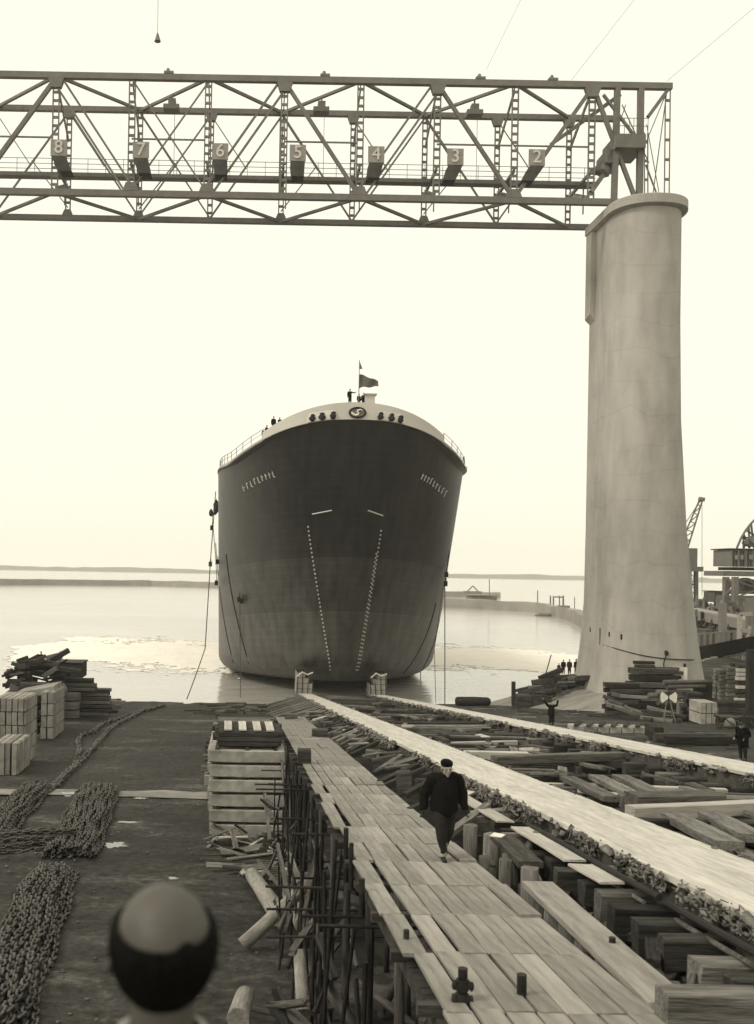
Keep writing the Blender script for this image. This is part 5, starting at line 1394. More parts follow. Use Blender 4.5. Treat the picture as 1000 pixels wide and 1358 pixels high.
# pale crates
def crate(px0, px1, ybase, ytop, d, depth, lab, m=M_BLOCK, cols=3, rows=2, grp=None, yaw=0):
    A = P(px0, ybase, d); B = P(px1, ybase, d); z = gz(A.x, d); T = P(px0, ytop, d).z; w_ = B.x-A.x
    t = empty('crate', ((A.x+B.x)/2, d, z), lab, 'crate', grp); nz = rows
    for r in range(rows):
        for c in range(cols):
            q = MB(); g_ = .035; q.box(A.x+w_*c/cols+g_, A.x+w_*(c+1)/cols-g_, d+U(-.03, .03), d+depth, z+(T-z)*r/rows+g_, z+(T-z)*(r+1)/rows-g_); q.build('panel', m, t)
    q = MB(); q.box(A.x+.06, B.x-.06, d+.06, d+depth-.06, z, T-.06); q.build('frame', M_DARKW, t)
    return t
crate(929, 951, 963, 931, 73, 2.0, 'pale boarded crate in the middle of the right yard', cols=3)
crate(951, 953, 962, 938, 74, 1.0, 'narrow pale slat crate beside the boarded crate', cols=1)
stack(948, 1010, 955, 930, 75, 1.4, .22, WD, 'thin board in the wide stack behind the cart', 'boards of the wide stack', jit=.05)
stack(953, 962, 928, 888, 80, 1.6, .32, M_WOOD, 'pale stacked board in the slim tower of boards, left one', 'boards of the left board tower', jit=.03, zbase=P(953, 928, 80).z)
stack(964, 974, 928, 884, 79.5, 1.6, .34, M_WOOD, 'pale stacked board in the slim tower of boards, right one', 'boards of the right board tower', jit=.03, zbase=P(953, 928, 80).z)
stack(976, 1000, 924, 880, 79, 1.6, .34, lambda: M_PALEW if R() < .25 else M_DARKW, 'board in the tall striped stack by the right edge', 'boards of the tall striped stack', jit=.04, zbase=P(953, 928, 80).z)
q = P(936, 900, 84); beam('iron_sheet', (q.x-1, 84, gz(q.x, 84)+1.6), (q.x+.9, 84, gz(q.x, 84)+1.6), .5, 3.2, mat('dark_rust', .045, .02, scale=1.5, bump=.2), label='rusty dark sheet pile behind the slim board towers', cat='sheet')
q = P(996, 900, 70); beam('mast_post', (q.x, 70, gz(q.x, 70)), (q.x, 70, P(996, 862, 70).z), .55, .55, M_DARKW, label='thick dark post at the right edge behind the boards', cat='post')
# hand cart with wheels in front of the stack
c = gp(965, 975, 67); t = empty('hand_cart', c, 'small iron hand cart with spoked wheels in front of the wide board stack', 'cart')
for k, x in enumerate((-.62, .62)):
    q = MB(); q.path([(c.x+x, c.y+.42*math.cos(a), c.z+.46+.42*math.sin(a)) for a in lin(0, 2*math.pi, 21)], .045, 6, cap=False); wq = q.build('wheel', M_RUST, t)
    q = MB()
    for a in lin(0, math.pi, 6)[:-1]: q.tube((c.x+x, c.y+.4*math.cos(a), c.z+.46+.4*math.sin(a)), (c.x+x, c.y-.4*math.cos(a), c.z+.46-.4*math.sin(a)), .02, n=5)
    q.build('spokes', M_RUST, wq)
q = MB(); q.blob((c.x-.1, c.y-.5, c.z+.5), .38, .38, .38, .04, 12, 8); q.build('drum', M_GREY, t)
q = MB(); q.box(c.x-.6, c.x+.6, c.y-.5, c.y+.8, c.z+.75, c.z+.9); q.tube((c.x-.3, c.y, c.z+.8), (c.x-.5, c.y-1.9, c.z+.6), .04); q.tube((c.x+.3, c.y, c.z+.8), (c.x+.1, c.y-1.9, c.z+.6), .04); q.build('bed', M_RUST, t)
c = gp(990, 968, 69); t = empty('iron_barrow', c, 'iron barrow with one raised handle at the right edge', 'barrow')
q = MB(); q.box(c.x-.7, c.x+.7, c.y-.4, c.y+.4, c.z+.35, c.z+.85); q.build('tray', M_RUST, t)
q = MB(); q.tube((c.x-.6, c.y, c.z+.4), (c.x+.2, c.y-.2, c.z+1.5), .04); q.tube((c.x+.4, c.y, c.z), (c.x+.7, c.y-.2, c.z+1.5), .04); q.build('handle', M_RUST, t)
q = MB(); q.path([(c.x, c.y+.3*math.cos(a)-.5, c.z+.3+.28*math.sin(a)) for a in lin(0, 2*math.pi, 17)], .05, 6, cap=False); q.build('wheel', M_RUST, t)
# signals: trestle with a white bow-tie marker
def signal(c, s, lab):
    t = empty('signal_trestle', c, lab, 'signal'); z = c.z; hh = 1.55*s
    for dx, dy in ((-.45, -.3), (.45, -.3), (-.3, .4), (.5, .4)):
        q = MB(); q.tube((c.x+dx*s, c.y+dy*s, z), (c.x+dx*.35*s, c.y, z+hh), .035, n=6); q.build('leg', M_GREY, t)
    q = MB(); q.tube((c.x-.35*s, c.y-.2, z+.55*s), (c.x+.35*s, c.y-.2, z+.55*s), .03, n=6); q.build('brace', M_GREY, t)
    q = MB(); q.tube((c.x, c.y, z+hh-.1), (c.x, c.y, z+hh+1.1*s), .03, n=6); q.build('staff', M_RUST, t)
    for sg in (-1, 1):
        q = MB(); a = .06*s; b_ = .62*s; y = c.y-.08; zc_ = z+hh+.35*s
        pr = [(sg*a, -.1*s), (sg*b_*.8, -.42*s), (sg*b_, -.25*s), (sg*b_, .25*s), (sg*b_*.8, .42*s), (sg*a, .1*s)]
        vs = [(c.x+p, y, zc_+r) for p, r in pr]+[(c.x+p, y+.05, zc_+r) for p, r in pr]
        fs = [tuple(range(6)), tuple(range(6, 12))[::-1]]+[(k, (k+1) % 6, (k+1) % 6+6, k+6) for k in range(6)]
        q.add(vs, fs); q.build('bow_marker', M_WHITE, t)
c = gp(886, 957, 75); signal(c, 1.0, 'white bow-tie shaped marker on a light trestle in the right yard')
# beams and low crate near the far way
for (a, b_, yy, d, lab) in ((868, 962, 985, 53, 'long dark beam lying on the right yard, upper of the pair'), (882, 975, 1000, 50, 'long dark beam lying on the right yard, lower of the pair')):
    A = gp(a, yy, d); B = gp(b_, yy, d); A.z += .25; B.z += .25; beam('squared_timber', A, B, .4, .45, M_DARKW, label=lab, cat='timber')
A = gp(870, 985, 54.5); beam('wood_block', A+Vector((0, -.4, .4)), A+Vector((.1, 1.2, .4)), .5, .7, M_DARKW, label='dark block at the left end of the long beams', cat='wood block')
c = gp(795, 975, 60); t = empty('block_row', c, 'low pale row of blocks with dark laths on top behind the far way', 'blocks')
for i in range(6):
    x = c.x-1.6+i*.75
    q = MB(); q.box(x, x+.68, c.y, c.y+1.1, c.z-.2, c.z+.4); q.build('block', M_BLOCK, t)
    q = MB(); q.bar((x+.1, c.y-.15, c.z+.47), (x+.75, c.y+1.2, c.z+.51), .26, .09); q.build('lath', M_DARKW, t)
for i in range(70):
    k = R()
    x = U(17.5, 42); y = U(46, 98); L_ = U(.5, 2.5); a = U(-.4, .4)
    z = gz(x, y)+.06
    beam('scrap_board', (x, y, z), (x+math.cos(a)*L_, y+math.sin(a)*L_, gz(x+math.cos(a)*L_, y+math.sin(a)*L_)+.08), U(.08, .3), .06, M_DARKW if k < .75 else M_WOOD, label='scrap board lying flat on the right yard', cat='board', group='scrap boards on the right yard')
# heap of wreck timber at the water's edge, left of the tower
for i in range(44):
    px = U(682, 765); t_1 = (px-682)/83; yb = 932-30*t_1; yt = 915-16*t_1+4*math.sin(px)
    yy = U(yt, yb); d = U(101, 108); A = P(px, yy, d); L_ = U(1, 5); s = U(.15, .5)
    B = A+Vector((L_*U(.6, 1), U(-1, 1), L_*.12+U(-.3, .15)))
    beam('driftwood_beam', A, B, s, s, M_DARKW if R() < .82 else M_WOOD, label='dark beam in the tangled heap at the edge of the water left of the tower', cat='timber', group='tangled beams at the water edge')
for (a, b_, w_, lab) in (((706, 906), (768, 897), .7, 'long dark beam lying on top of the heap, lower of two'), ((715, 900), (745, 888), .6, 'dark beam sloping up towards the watchers'), ((733, 901), (770, 900), 1.0, 'wide dark slab under the watchers by the tower'), ((700, 920), (740, 900), .35, 'pale slanting beam on the heap by the water')):
    beam('squared_timber', P(a[0], a[1], 109), P(b_[0], b_[1], 109), w_, w_*.9, M_DARKW if 'dark' in lab else M_WOOD, label=lab, cat='timber')
beam('timber_post', P(681, 935, 101), P(681, 904, 101), .35, .35, M_DARKW, label='upright dark post at the water end of the heap', cat='post')
beam('thin_mast', P(724, 893, 110), P(731, 868, 110), .09, .09, M_DARKW, label='thin leaning mast above the heap by the water', cat='mast')
for (x0, x1, y0_, y1_) in ((684, 704, 936, 914), (704, 730, 936, 916)):
    A = P(x0, 930, 102); B = P(x1, 930, 102); beam('crib_box', (A.x, 102.5, .8), (B.x, 102.5, .8), 1.8, P(x0, y1_, 102).z+.3, M_DARKW, label='dark timber crib at the water edge %s' % ('nearest the post' if x0 < 700 else 'right of the first crib'), cat='crib', rough=.12)
# fender lying at the water's edge
A = P(604, 938, 105); B = P(650, 939, 105); q = MB(); A.z = B.z = gz(A.x, 105)+.45
q.path([A, A+(B-A)*.04, A+(B-A)*.5, A+(B-A)*.93, B], [.32, .48, .52, .48, .3], 12); centre(tag(q.build('dark_fender', M_DARK, smooth=True), 'dark rounded fender lying at the water edge behind the far way', 'fender'))

# ================================================================== YARD ON THE LEFT
M_BLK2 = mat('dirty_block', .3, .16, scale=1.6, bump=.4, rnd=.15)
def lcrate(px0, px1, ybase, ytop, d, depth, lab, rows, cols, skew=0):
    A = P(px0, ybase, d); B = P(px1, ybase, d); z = gz(B.x, d); T = P(px0, ytop, d).z; w_ = B.x-A.x; hh = (T-z)/rows
    for r in range(rows):
        t = empty('slatted_block', ((A.x+B.x)/2, d, z+r*hh), lab, 'block', 'slatted blocks of the '+lab.split(' stack')[0][-22:])
        for c in range(cols):
            q = MB(); g_ = .04; jx = U(-.03, .03); q.box(A.x+w_*c/cols+g_+jx, A.x+w_*(c+1)/cols-g_+jx, d+U(0, .08), d+depth, z+r*hh+g_, z+(r+1)*hh-g_*.5); q.build('slab', M_BLK2, t)
        n_ = max(3, int(depth/.5))
        for c in range(n_):
            q = MB(); q.box(B.x-.03, B.x+.07, d+.1+depth*c/n_, d+.1+depth*(c+.86)/n_, z+r*hh+.06, z+(r+1)*hh-.06); q.build('slab', M_BLK2, t)
lcrate(-10, 31, 1000, 926, 61, 3.4, 'pale slatted block in the nearest stack at the left edge', 5, 5)
lcrate(-10, 22, 1005, 985, 57.5, 3.2, 'pale slatted block lying low before the nearest left stack', 1, 4)
lcrate(53, 70, 965, 918, 75, 4.2, 'pale block in the stack behind with the long sloping top', 4, 2)
A = P(24, 920, 77); B = P(74, 912, 77); beam('slab_roof', (A.x, 78, P(24, 922, 77).z), (B.x, 78, P(74, 913, 77).z), 3.2, .55, M_BLK2, label='long pale slab bridging the left stacks', cat='slab')
stack(30, 52, 970, 932, 78, 1.2, .3, M_DARKW, 'dark board in the dark stack between the pale left stacks', 'dark boards between left stacks')
stack(24, 62, 916, 905, 80, 1.5, .4, M_DARKW, 'dark timber on top of the pale slab at left', 'dark timbers on the slab', zbase=P(24, 918, 80).z)
for i in range(60):
    px = U(2, 68); yy = U(872+abs(px-40)*.15, 915); d = U(86, 92); A = P(px, yy, d); L_ = U(.8, 3); s = U(.15, .5); a = U(-.6, 1.0)
    beam('wreck_timber', A, A+Vector((L_*math.cos(a), U(-1, 1), L_*math.sin(a)*.5)), s, s, M_DARKW if R() < .9 else M_WOOD, label='dark beam in the tangled heap at the far left by the water', cat='timber', group='tangled beams at the far left')
for i in range(7):
    A = P(10+i*9, 912, 89); beam('crib_box', (A.x, 89, gz(A.x, 89)+1.1), (A.x+.95, 89, gz(A.x, 89)+1.1), 2.4, 2.6+U(-.4, .5), M_DARKW, label='dark crib of timber under the far left heap', cat='crib', group='cribs under the far left heap', rough=.15)
A = P(68, 899, 93); B = P(108, 898, 93); zb_ = A.z; t = empty('dark_shed', ((A.x+B.x)/2, 93, zb_), 'dark box shaped shed with a flat top standing on the left heap', 'shed')
q = MB(); zt_ = P(88, 880, 93).z; q.box(A.x, B.x, 93, 96, zb_, zt_); q.build('wall', mat('shed_wall', .06, .035, scale=1, stretch=(4,4,.3), bump=.3, coords='World'), t)
q = MB(); q.box(A.x-.1, B.x+.1, 92.9, 96.1, zt_, zt_+.12); q.tube((A.x+.6, 94, zt_), (A.x+.6, 94, zt_+1.1), .04); q.build('roof', M_DARK, t)
stack(70, 125, 915, 899, 91.5, 1.2, .35, WD, 'long timber under and beside the dark shed', 'timbers under the shed', zbase=P(70, 916, 91.5).z)
stack(70, 146, 942, 912, 93, 1.4, .4, WD, 'long timber in the left stack at the edge of the water', 'timbers at the left water edge')
stack(75, 105, 935, 918, 90, 1.2, .7, M_WOOD, 'rounded pale timber beside the left signal', 'pale timbers beside the left signal')
q = P(81, 914, 88.5); c = MB(); c.blob(q, .55, .5, .6, .06, 12, 8); tag(centre(c.build('round_drum', M_GREY, smooth=True)), 'light round drum among the timbers below the dark shed', 'drum')
for i in range(22):
    px = U(108, 152); yy = U(924, 940); d = 11050/((yy-755)/1300*1300-60)*.9; p = GL(px, yy+6)
    z = gz(p.x, p.y); L_ = U(.5, 1.8)
    beam('loose_block', (p.x, p.y, z+U(.1, .5)), (p.x+L_, p.y+U(-.4, .4), z+U(.1, .4)), U(.25, .6), U(.2, .5), M_WOOD if R() < .45 else M_DARKW, label='loose block in the litter right of the left signal', cat='block', group='loose blocks by the left signal')
c = GL(107, 943); c.z = gz(c.x, c.y); signal(c, 1.12, 'white bow-tie shaped marker on a dark trestle before the left timber stacks')
for i in range(26):
    x = U(-7, 3.5); y = U(96, 108.5); L_ = U(.5, 2.5); z = gz(x, y)+.08
    beam('scrap_board', (x, y, z), (x+L_, y+U(-.3, .3), z+U(0, .15)), U(.1, .4), U(.08, .2), M_DARKW if R() < .7 else M_WOOD, label='scrap of timber along the left water edge', cat='board', group='timber scraps along the left water edge')

# ================================================================== BEYOND THE TOWER ON THE RIGHT: PIER, CRANES
pier = empty('timber_pier', P(960, 850, 150), 'long pale pier on posts running behind the tower towards the cranes', 'pier')
def pp(px, py, d): return P(px, py, d)
A0, A1 = pp(914, 812, 165), pp(1040, 836, 132)
m = MB(); m.bar(A0, A1, 3, 1.5); m.build('deck', M_QUAY, pier)
m = MB(); m.bar(A0+Vector((0, -.2, -1.4)), A1+Vector((0, -.2, -1.2)), 2, .7); m.build('girder', M_GREY, pier)
for i in range(19):
    t = i/18; p = A0.lerp(A1, t); z0 = 2.6; m = MB(); m.bar((p.x, p.y-.6, z0), (p.x, p.y-.6, p.z-.7), .42 if i % 3 else .7); m.build('post', M_QUAY if i % 2 else M_GREY, pier)
    if i < 18:
        p2 = A0.lerp(A1, (i+1)/18); m = MB(); m.bar((p.x, p.y-.5, z0+.5), (p2.x, p2.y-.5, p.z-1.5), .16); m.bar((p.x, p.y-.7, z0+2.2), (p2.x, p2.y-.7, z0+2.3), .2); m.build('brace', M_GREY, pier)
m = MB(); m.box(A0.x-4, A1.x+8, 150, 156, -1, 7.0); tag(m.build('quay_wall', mat('quay_dark', .12, .06, scale=.4, bump=.2, coords='World')), 'dark quay wall behind the pier posts', 'wall')
for (px, y0_, y1_, d, w_, mm, lab) in ((958, 800, 862, 128, .8, M_QUAY, 'pale mast standing before the pier, left of two'), (997, 793, 858, 122, 1.1, M_QUAY, 'pale thick mast before the pier at the right edge')):
    beam('mast_post', P(px, y1_, d), P(px, y0_, d), w_, w_, mm, label=lab, cat='mast')
t = empty('goal_shaped_post', P(989, 855, 121), 'pale open frame standing before the pier beside the right mast', 'frame')
for a, b_ in (((980, 856), (981, 815)), ((981, 815), (997, 814)), ((989, 853), (995, 830)), ((982, 836), (995, 837))):
    m = MB(); m.bar(P(*a, 121), P(*b_, 121), .42 if a[0] < 985 else .3); m.build('bar', M_PALEW, t)
for i in range(12):
    x0 = 918+i*8; m = MB(); a = P(x0, 857-i*.8, 125); b_ = P(x0, 840-i*.6, 125); m.bar(a, b_, .35); m.bar(P(x0, 842-i*.6, 125), P(x0+8, 841-i*.6, 125), .2)
    tag(m.build('fence_panel', M_QUAY), 'pale fence post and rail before the pier', 'fence', 'fence panels before the pier')
# sloping dark bank top with pale edge stones
A = P(922, 868, 118); B = P(1010, 852, 108)
beam('dark_bank_beam', A, B, .9, 1.6, M_DARKW, label='long dark baulk rising to the right below the fence', cat='timber')
for i in range(9):
    p = P(925+i*9, 877-i*2.2, 114); beam('edge_stone', p, p+Vector((.7, 0, .12)), .3, .18, M_PALEW, label='small pale edge stone in the row right of the tower foot', cat='stone', group='pale edge stones')
A = P(960, 872, 104); B = P(1010, 862, 100); beam('long_rail', A, B, .22, .22, M_WOOD, label='long thin rail rising to the right over the workers', cat='rail')
for k in range(7):
    t = empty('steel_trestle', P(922+k*12, 855, 140+k*2), 'dark braced steel trestle in the row behind the pale pier posts', 'trestle', 'trestles behind the pier')
    x0 = 920+k*12; d = 158-k*3; yt = 812+k*2.6; yb = 852
    for j in range(3):
        m = MB(); m.bar(P(x0+j*4, yb, d), P(x0+j*4+U(-1, 1), yt+U(-4, 6), d), .35); m.build('leg', M_GREY if j % 2 else M_DARKW, t)
    for j in range(4):
        m = MB(); m.bar(P(x0, yt+8*j, d), P(x0+10, yt+8*j+U(3, 9), d), .22); m.bar(P(x0+9, yt+8*j, d-.3), P(x0, yt+8*j+8, d-.3), .18); m.build('brace', M_GREY if R() < .6 else M_WOOD, t)
for k in range(26):
    x0 = U(918, 998); y0_ = U(800, 842); d = U(165, 185)
    beam('steel_bar', P(x0, y0_, d), P(x0+U(-10, 14), y0_+U(-14, 10), d+U(-3, 3)), U(.3, .9), U(.3, .8), M_DARKW if R() < .5 else M_GREY, label='dark steel bar among the jumbled plant on the quay beyond the pier', cat='steelwork', group='steel bars on the quay')
for k in range(9):
    x0 = 924+k*9; beam('lamp_mast', P(x0, 815, 178), P(x0+U(-.5, .5), U(786, 800), 178), .28, .28, M_GREY, label='thin dark mast standing on the quay beyond the pier', cat='mast', group='thin masts on the quay')
# level-luffing crane far behind the tower
def lattice(m, a, b_, w0, w1, r, n_, ax):
    a = Vector(a); b_ = Vector(b_); ax = Vector(ax)
    for s in (-1, 1): m.bar(a+ax*s*w0/2, b_+ax*s*w1/2, r)
    for k in range(n_):
        t0 = k/n_; t1 = (k+1)/n_; s = 1 if k % 2 else -1; m.bar(a.lerp(b_, t0)+ax*s*(w0+(w1-w0)*t0)/2, a.lerp(b_, t1)-ax*s*(w0+(w1-w0)*t1)/2, r*.7)
M_CR = mat('crane_steel', .17, .13, scale=1, bump=0)
cr = empty('dock_crane', P(912, 800, 230), 'dock crane with a lattice jib rising from behind the concrete tower', 'crane')
m = MB(); lattice(m, P(903, 735, 230), P(930, 662, 230), 2.6, .8, .28, 13, (1, 0, .35)); m.tube(P(930, 664, 230), P(931, 660, 230), .8, n=8); m.build('jib', M_CR, cr)
m = MB(); m.bar(P(930, 662, 230), P(905, 700, 230), .14); m.build('stay', M_CR, cr)
m = MB(); a = P(890, 727, 230); b_ = P(917, 752, 230); m.box(a.x, b_.x, 227, 233, b_.z, a.z); m.build('machine_house', M_CR, cr)
m = MB(); a = P(890, 751, 229); b_ = P(925, 758, 229); m.box(a.x, b_.x, 226, 234, b_.z, a.z)
for px in (893, 914, 923): m.bar(P(px, 758, 230), P(px, 812, 230), .8)
m.bar(P(900, 775, 230), P(924, 775, 230), .5); lattice(m, P(919, 760, 229), P(919, 805, 229), 1.2, 1.2, .2, 6, (1, 0, 0)); m.build('portal', M_CR, cr)
m = MB(); m.tube(P(931, 664, 230), P(931, 790, 230), .06, n=4); m.build('hoist_rope', M_CR, cr)
# portal crane at the right edge
c2 = empty('portal_crane', P(985, 830, 190), 'big portal crane with machine house and arched jib frame cut by the right edge', 'crane')
def bx(px0, py0, px1, py1, d, dep, m_, name, par, n_=None):
    a = P(px0, py0, d); b_ = P(px1, py1, d); q = MB(); q.box(min(a.x, b_.x), max(a.x, b_.x), d, d+dep, min(a.z, b_.z), max(a.z, b_.z)); return q.build(name, m_, par)
bx(969, 729, 1025, 752, 188, 7, M_CR, 'machine_house', c2); bx(967, 727, 1026, 729.5, 187.7, 7.6, M_DARK, 'house_roof', c2); bx(972, 752, 1020, 757, 188.5, 6, M_DARK, 'slewing_ring', c2)
bx(959, 757, 1026, 765, 188, 8, M_CR, 'portal_beam', c2)
for (a, b_, d) in ((962, 966.5, 188), (974, 979, 186), (1008, 1014, 188)): bx(a, 765, b_, 832, d, 1.2, M_CR, 'portal_leg', c2)
m = MB(); m.bar(P(966, 775, 190), P(1010, 775, 190), .6); m.bar(P(966, 786, 190), P(1010, 786, 190), .5); m.bar(P(964, 785, 190), P(974, 768, 190), .3); m.bar(P(968, 768, 190), P(962, 800, 190), .3); m.path([P(976+12*(1-math.cos(a)), 776-8*math.sin(a), 189) for a in lin(0, math.pi, 12)], .35, 6); m.build('portal_brace', M_CR, c2)
bx(988, 768, 1012, 785, 191, 4, M_CR, 'cabin', c2)
for k in range(12):
    m = MB(); m.bar(P(970+k*3.2, 730, 187.9), P(970+k*3.2, 751.5, 187.9), .12); m.build('house_rib', M_DARK if k % 3 else M_QUAY, c2)
for (x0, x1) in ((975, 979), (983, 986), (994, 999)): bx(x0, 736, x1, 742, 187.7, .3, M_QUAY, 'window', c2)
m = MB()
for k in range(6):
    m.bar(P(962+(k % 2)*14, 766+k*11, 187.6), P(976-(k % 2)*14, 777+k*11, 187.6), .28); m.bar(P(976+(k % 2)*34, 770+k*10, 189), P(1010-(k % 2)*34, 782+k*10, 189), .26)
m.build('leg_bracing', M_GREY, c2)
m = MB()
arc = [(977, 727), (983, 713), (989, 703), (996, 694), (1004, 686), (1015, 678)]
for dd in (189, 193): m.path([P(x, y_, dd) for x, y_ in arc], .22, 5)
for (a, b_) in (((986, 727), (986, 708)), ((994, 727), (993, 698)), ((983, 713), (1020, 713)), ((986, 708), (994, 727)), ((994, 712), (986, 727)), ((989, 703), (1004, 712)), ((996, 694), (1000, 727)), ((1000, 712), (1012, 680)), ((984, 720), (1010, 720))):
    m.bar(P(*a, 191), P(*b_, 191), .3)
m.blob(P(992, 720, 191), .9, .8, .7, .2); m.blob(P(998, 718, 190), 1.0, .8, 1.0, .2); m.build('jib_frame', M_CR, c2)
sx_ = empty('goods_wagon', P(955, 800, 205), 'dark box wagon on the quay left of the portal crane', 'wagon')
bx(948, 785, 962, 799, 205, 5, mat('wagon_side', .1, .07, scale=1, stretch=(3,3,.2), bump=.1, coords='World'), 'body', sx_); bx(947.4, 783.6, 962.6, 785, 204.8, 5.4, M_DARK, 'roof', sx_)
m = MB()
for px in (952, 958): a = P(px, 801, 204.8); m.tube(a, a+Vector((0, .5, 0)), .5, n=12)
m.build('wheel', M_DARK, sx_)
bx(965, 790, 1030, 832, 200, 6, mat('shed_grey', .14, .09, scale=.5, stretch=(3,3,.3), bump=.1, coords='World'), 'quay_shed', None)
tag(bpy.data.objects['quay_shed'], 'grey ribbed shed under the portal crane', 'shed')
m = MB()
for i in range(5): p = P(908+i*6, 806+U(-6, 4), 210); m.blob(p, U(.8, 1.6), 1, U(.7, 1.4), .3)
m.path([P(927, 796, 209), P(932, 797, 209), P(935, 803, 209)], .3, 5); m.path([P(908, 795, 209), P(916, 800, 209)], .4, 5)
tag(centre(m.build('scrap_machine', M_CR)), 'dark jumble of machinery on the quay between tower and wagon', 'machine')
m = MB(); a = P(900, 803, 215); m.box(a.x, a.x+60, 200, 240, -1.2, P(940, 808, 200).z); tag(m.build('quay_ground', mat('quay_top', .12, .07, scale=.3, bump=.2, coords='World')), kind='structure')
for i, px in enumerate((935, 945, 972, 984, 925)):
    p = P(px, 818, 170); beam('quay_bollard', p, P(px, 806-i, 170), .5, .5, M_CR, label='short upright pile on the quay behind the pier', cat='pile', group='short piles behind the pier')

# ================================================================== BREAKWATERS
def wall_poly(pts, h, wd, name, m_, lab, cat='breakwater'):
    q = MB(); vs = []; fs = []; n_ = len(pts)
    for i, (x, y) in enumerate(pts):
        hh = h*(1+.12*fbm(x, y, .05))
        vs += [(x, y, -.5), (x, y+.4, hh), (x, y+wd, hh), (x, y+wd+.5, -.5)]
    for i in range(n_-1):
        k = 4*i
        for a in range(3): fs.append((k+a, k+4+a, k+5+a, k+1+a))
    fs += [(0, 1, 2, 3), (4*n_-1, 4*n_-2, 4*n_-3, 4*n_-4)]
    q.add(vs, fs); return tag(q.build(name, m_), lab, cat)
def wpx(px, py): p = plane(px, py, H, 0); return (p.x, p.y)
def dens(pts, n_=24):
    o = []
    for a, b_ in zip(pts, pts[1:]):
        for k in range(n_): t = k/n_; o.append((a[0]+(b_[0]-a[0])*t, a[1]+(b_[1]-a[1])*t))
    return o+[pts[-1]]
wall_poly(dens([wpx(578, 805), wpx(640, 808), wpx(720, 813), wpx(775, 826), wpx(800, 838)]), 3.7, 16, 'breakwater', M_QUAY, 'pale stone breakwater running from the ship to the tower across the water')
wall_poly(dens([wpx(-20, 776), wpx(80, 776), wpx(200, 777), wpx(300, 780)]), 4.3, 25, 'breakwater', M_QUAY, 'long thin breakwater low on the horizon left of the ship')
wall_poly(dens([wpx(560, 791), wpx(630, 792), wpx(664, 793)]), 3.4, 10, 'jetty', M_QUAY, 'second low jetty behind the breakwater right of the ship', 'jetty')
t = empty('pier_building', P(643, 806, 430), 'small flat roofed pale building on the breakwater', 'building')
bx(626, 791, 659, 801, 432, 12, M_QUAY, 'wall', t); bx(624, 789, 661, 791, 431, 14, M_GREY, 'roof', t)
for k in range(4): bx(630+k*8, 793, 634+k*8, 797, 431.7, .5, M_GREY, 'window', t)
p = P(627, 784, 560); m = MB(); m.bar(p+Vector((-3, 0, 0)), p+Vector((0, 0, 3)), .6); m.bar(p+Vector((3, 0, 0)), p+Vector((0, 0, 3)), .6); m.box(p.x-5, p.x+5, 559, 562, p.z-1.5, p.z); tag(m.build('pier_tripod', M_GREY), 'faint tripod beacon on the jetty right of the ship', 'beacon')
for (px, y0_, y1_, w_) in ((713, 799, 782, .35), (649, 784, 777, .3), (762, 808, 784, .3), (730, 809, 790, .5), (734, 810, 791, .5), (742, 806, 790, .4), (747, 808, 790, .6)):
    beam('pier_pole', P(px, y0_+6, 395), P(px, y0_-16 if w_ < .4 else y1_, 395), w_, w_, M_GREY, label='thin pole standing on the far breakwater', cat='pole', group='poles on the breakwater')
m = MB(); m.bar(P(733, 791.5, 395), P(747, 792, 395), .5); m.box(P(742, 800, 394).x, P(756, 800, 394).x, 394, 397, P(742, 808, 394).z, P(742, 803, 394).z); tag(m.build('loading_frame', M_GREY), 'small loading frame on the breakwater near the tower', 'frame')
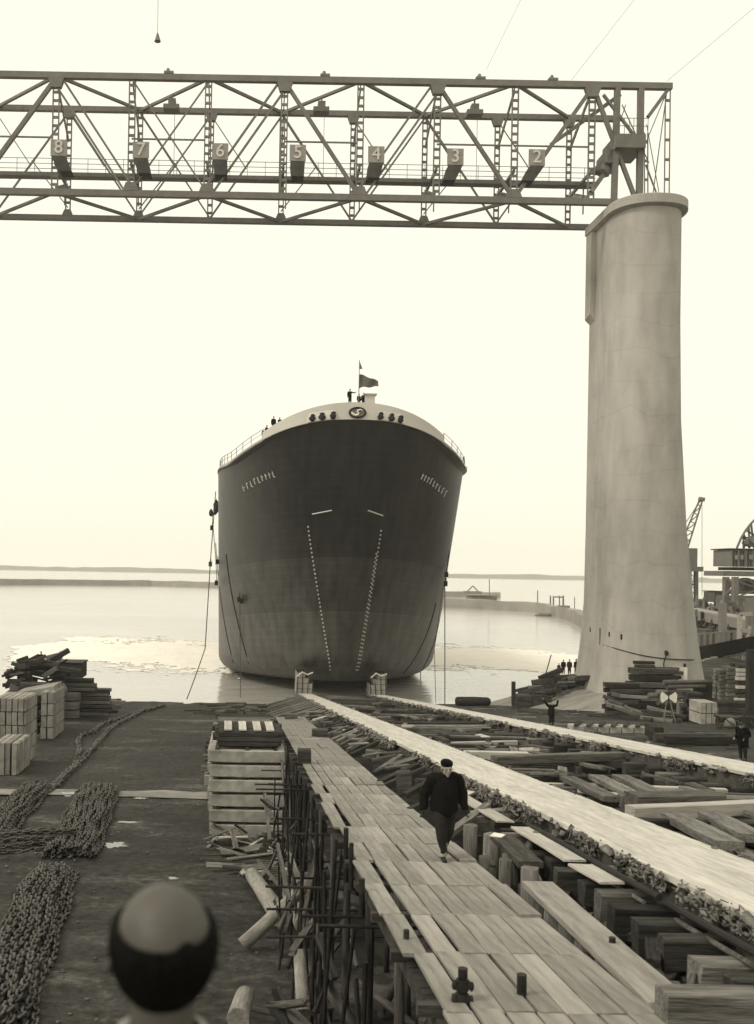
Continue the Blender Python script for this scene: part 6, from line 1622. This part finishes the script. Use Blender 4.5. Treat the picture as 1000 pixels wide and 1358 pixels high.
a = wpx(720, 817); m = MB(); m.path([(a[0]-3, a[1], .1), (a[0]-1.5, a[1], .35), (a[0]+2, a[1], .35), (a[0]+3.4, a[1], .2)], [.2, .8, .8, .2], 8); tag(centre(m.build('moored_boat', M_GREY)), 'low dark boat lying in front of the breakwater', 'boat')

# ================================================================== FOAM on the water, thrown up by the hull
def foam(x0, x1, y0, y1, cfun, name):
    nx, ny = 400, 230; vs = []; idx = {}; fs = []
    def mval(x, y): return cfun(x, y)+.45*fbm(x, y, .07)+.28*fbm(x, y*2.2, .5, 3)
    P_ = [[mval(x0+(x1-x0)*i/(nx-1), y0+(y1-y0)*j/(ny-1)) for i in range(nx)] for j in range(ny)]
    q = MB()
    for j in range(ny):
        for i in range(nx):
            x = x0+(x1-x0)*i/(nx-1); y = y0+(y1-y0)*j/(ny-1); v = P_[j][i]
            vs.append((x, y, .012+min(.3, max(0, v)*.3)*(.6+.4*abs(fbm(x, y, .35))))); idx[(i, j)] = len(vs)-1
    for j in range(ny-1):
        for i in range(nx-1):
            if min(P_[j][i], P_[j][i+1], P_[j+1][i], P_[j+1][i+1]) > 0: fs.append((idx[i, j], idx[i+1, j], idx[i+1, j+1], idx[i, j+1]))
    q.add(vs, fs); o = q.build(name, M_FOAM, smooth=True); tag(o, 'churned white foam spreading on the water beside the ship', kind='stuff'); return o
foam(-44, -1, 134, 228, lambda x, y: .8-abs((y-(175-.25*(x+20)))/40)-max(0, (-36-x)/8), 'foam')
foam(25, 75, 130, 215, lambda x, y: .8-abs((y-(180-.5*(x-30)))/33)-max(0, (x-66)/8), 'foam')

# ================================================================== HAZE
def haze():
    m = bpy.data.materials.new('haze_air'); m.use_nodes = True; n = m.node_tree; n.nodes.clear()
    o = n.nodes.new('ShaderNodeOutputMaterial'); v = n.nodes.new('ShaderNodeVolumePrincipled')
    v.inputs['Color'].default_value = (1.0, .985, .90, 1); v.inputs['Density'].default_value = 0.00021; v.inputs['Anisotropy'].default_value = 0.1
    n.links.new(v.outputs[0], o.inputs['Volume'])
    b = MB(); b.box(-2600, 2600, -160, 3700, -2.9, 110); h_ = b.build('haze', m); tag(h_, kind='stuff')
haze()

for o in list(bpy.data.objects):
    if o.parent is None and 'label' in o and 'kind' not in o: o['kind'] = 'thing'
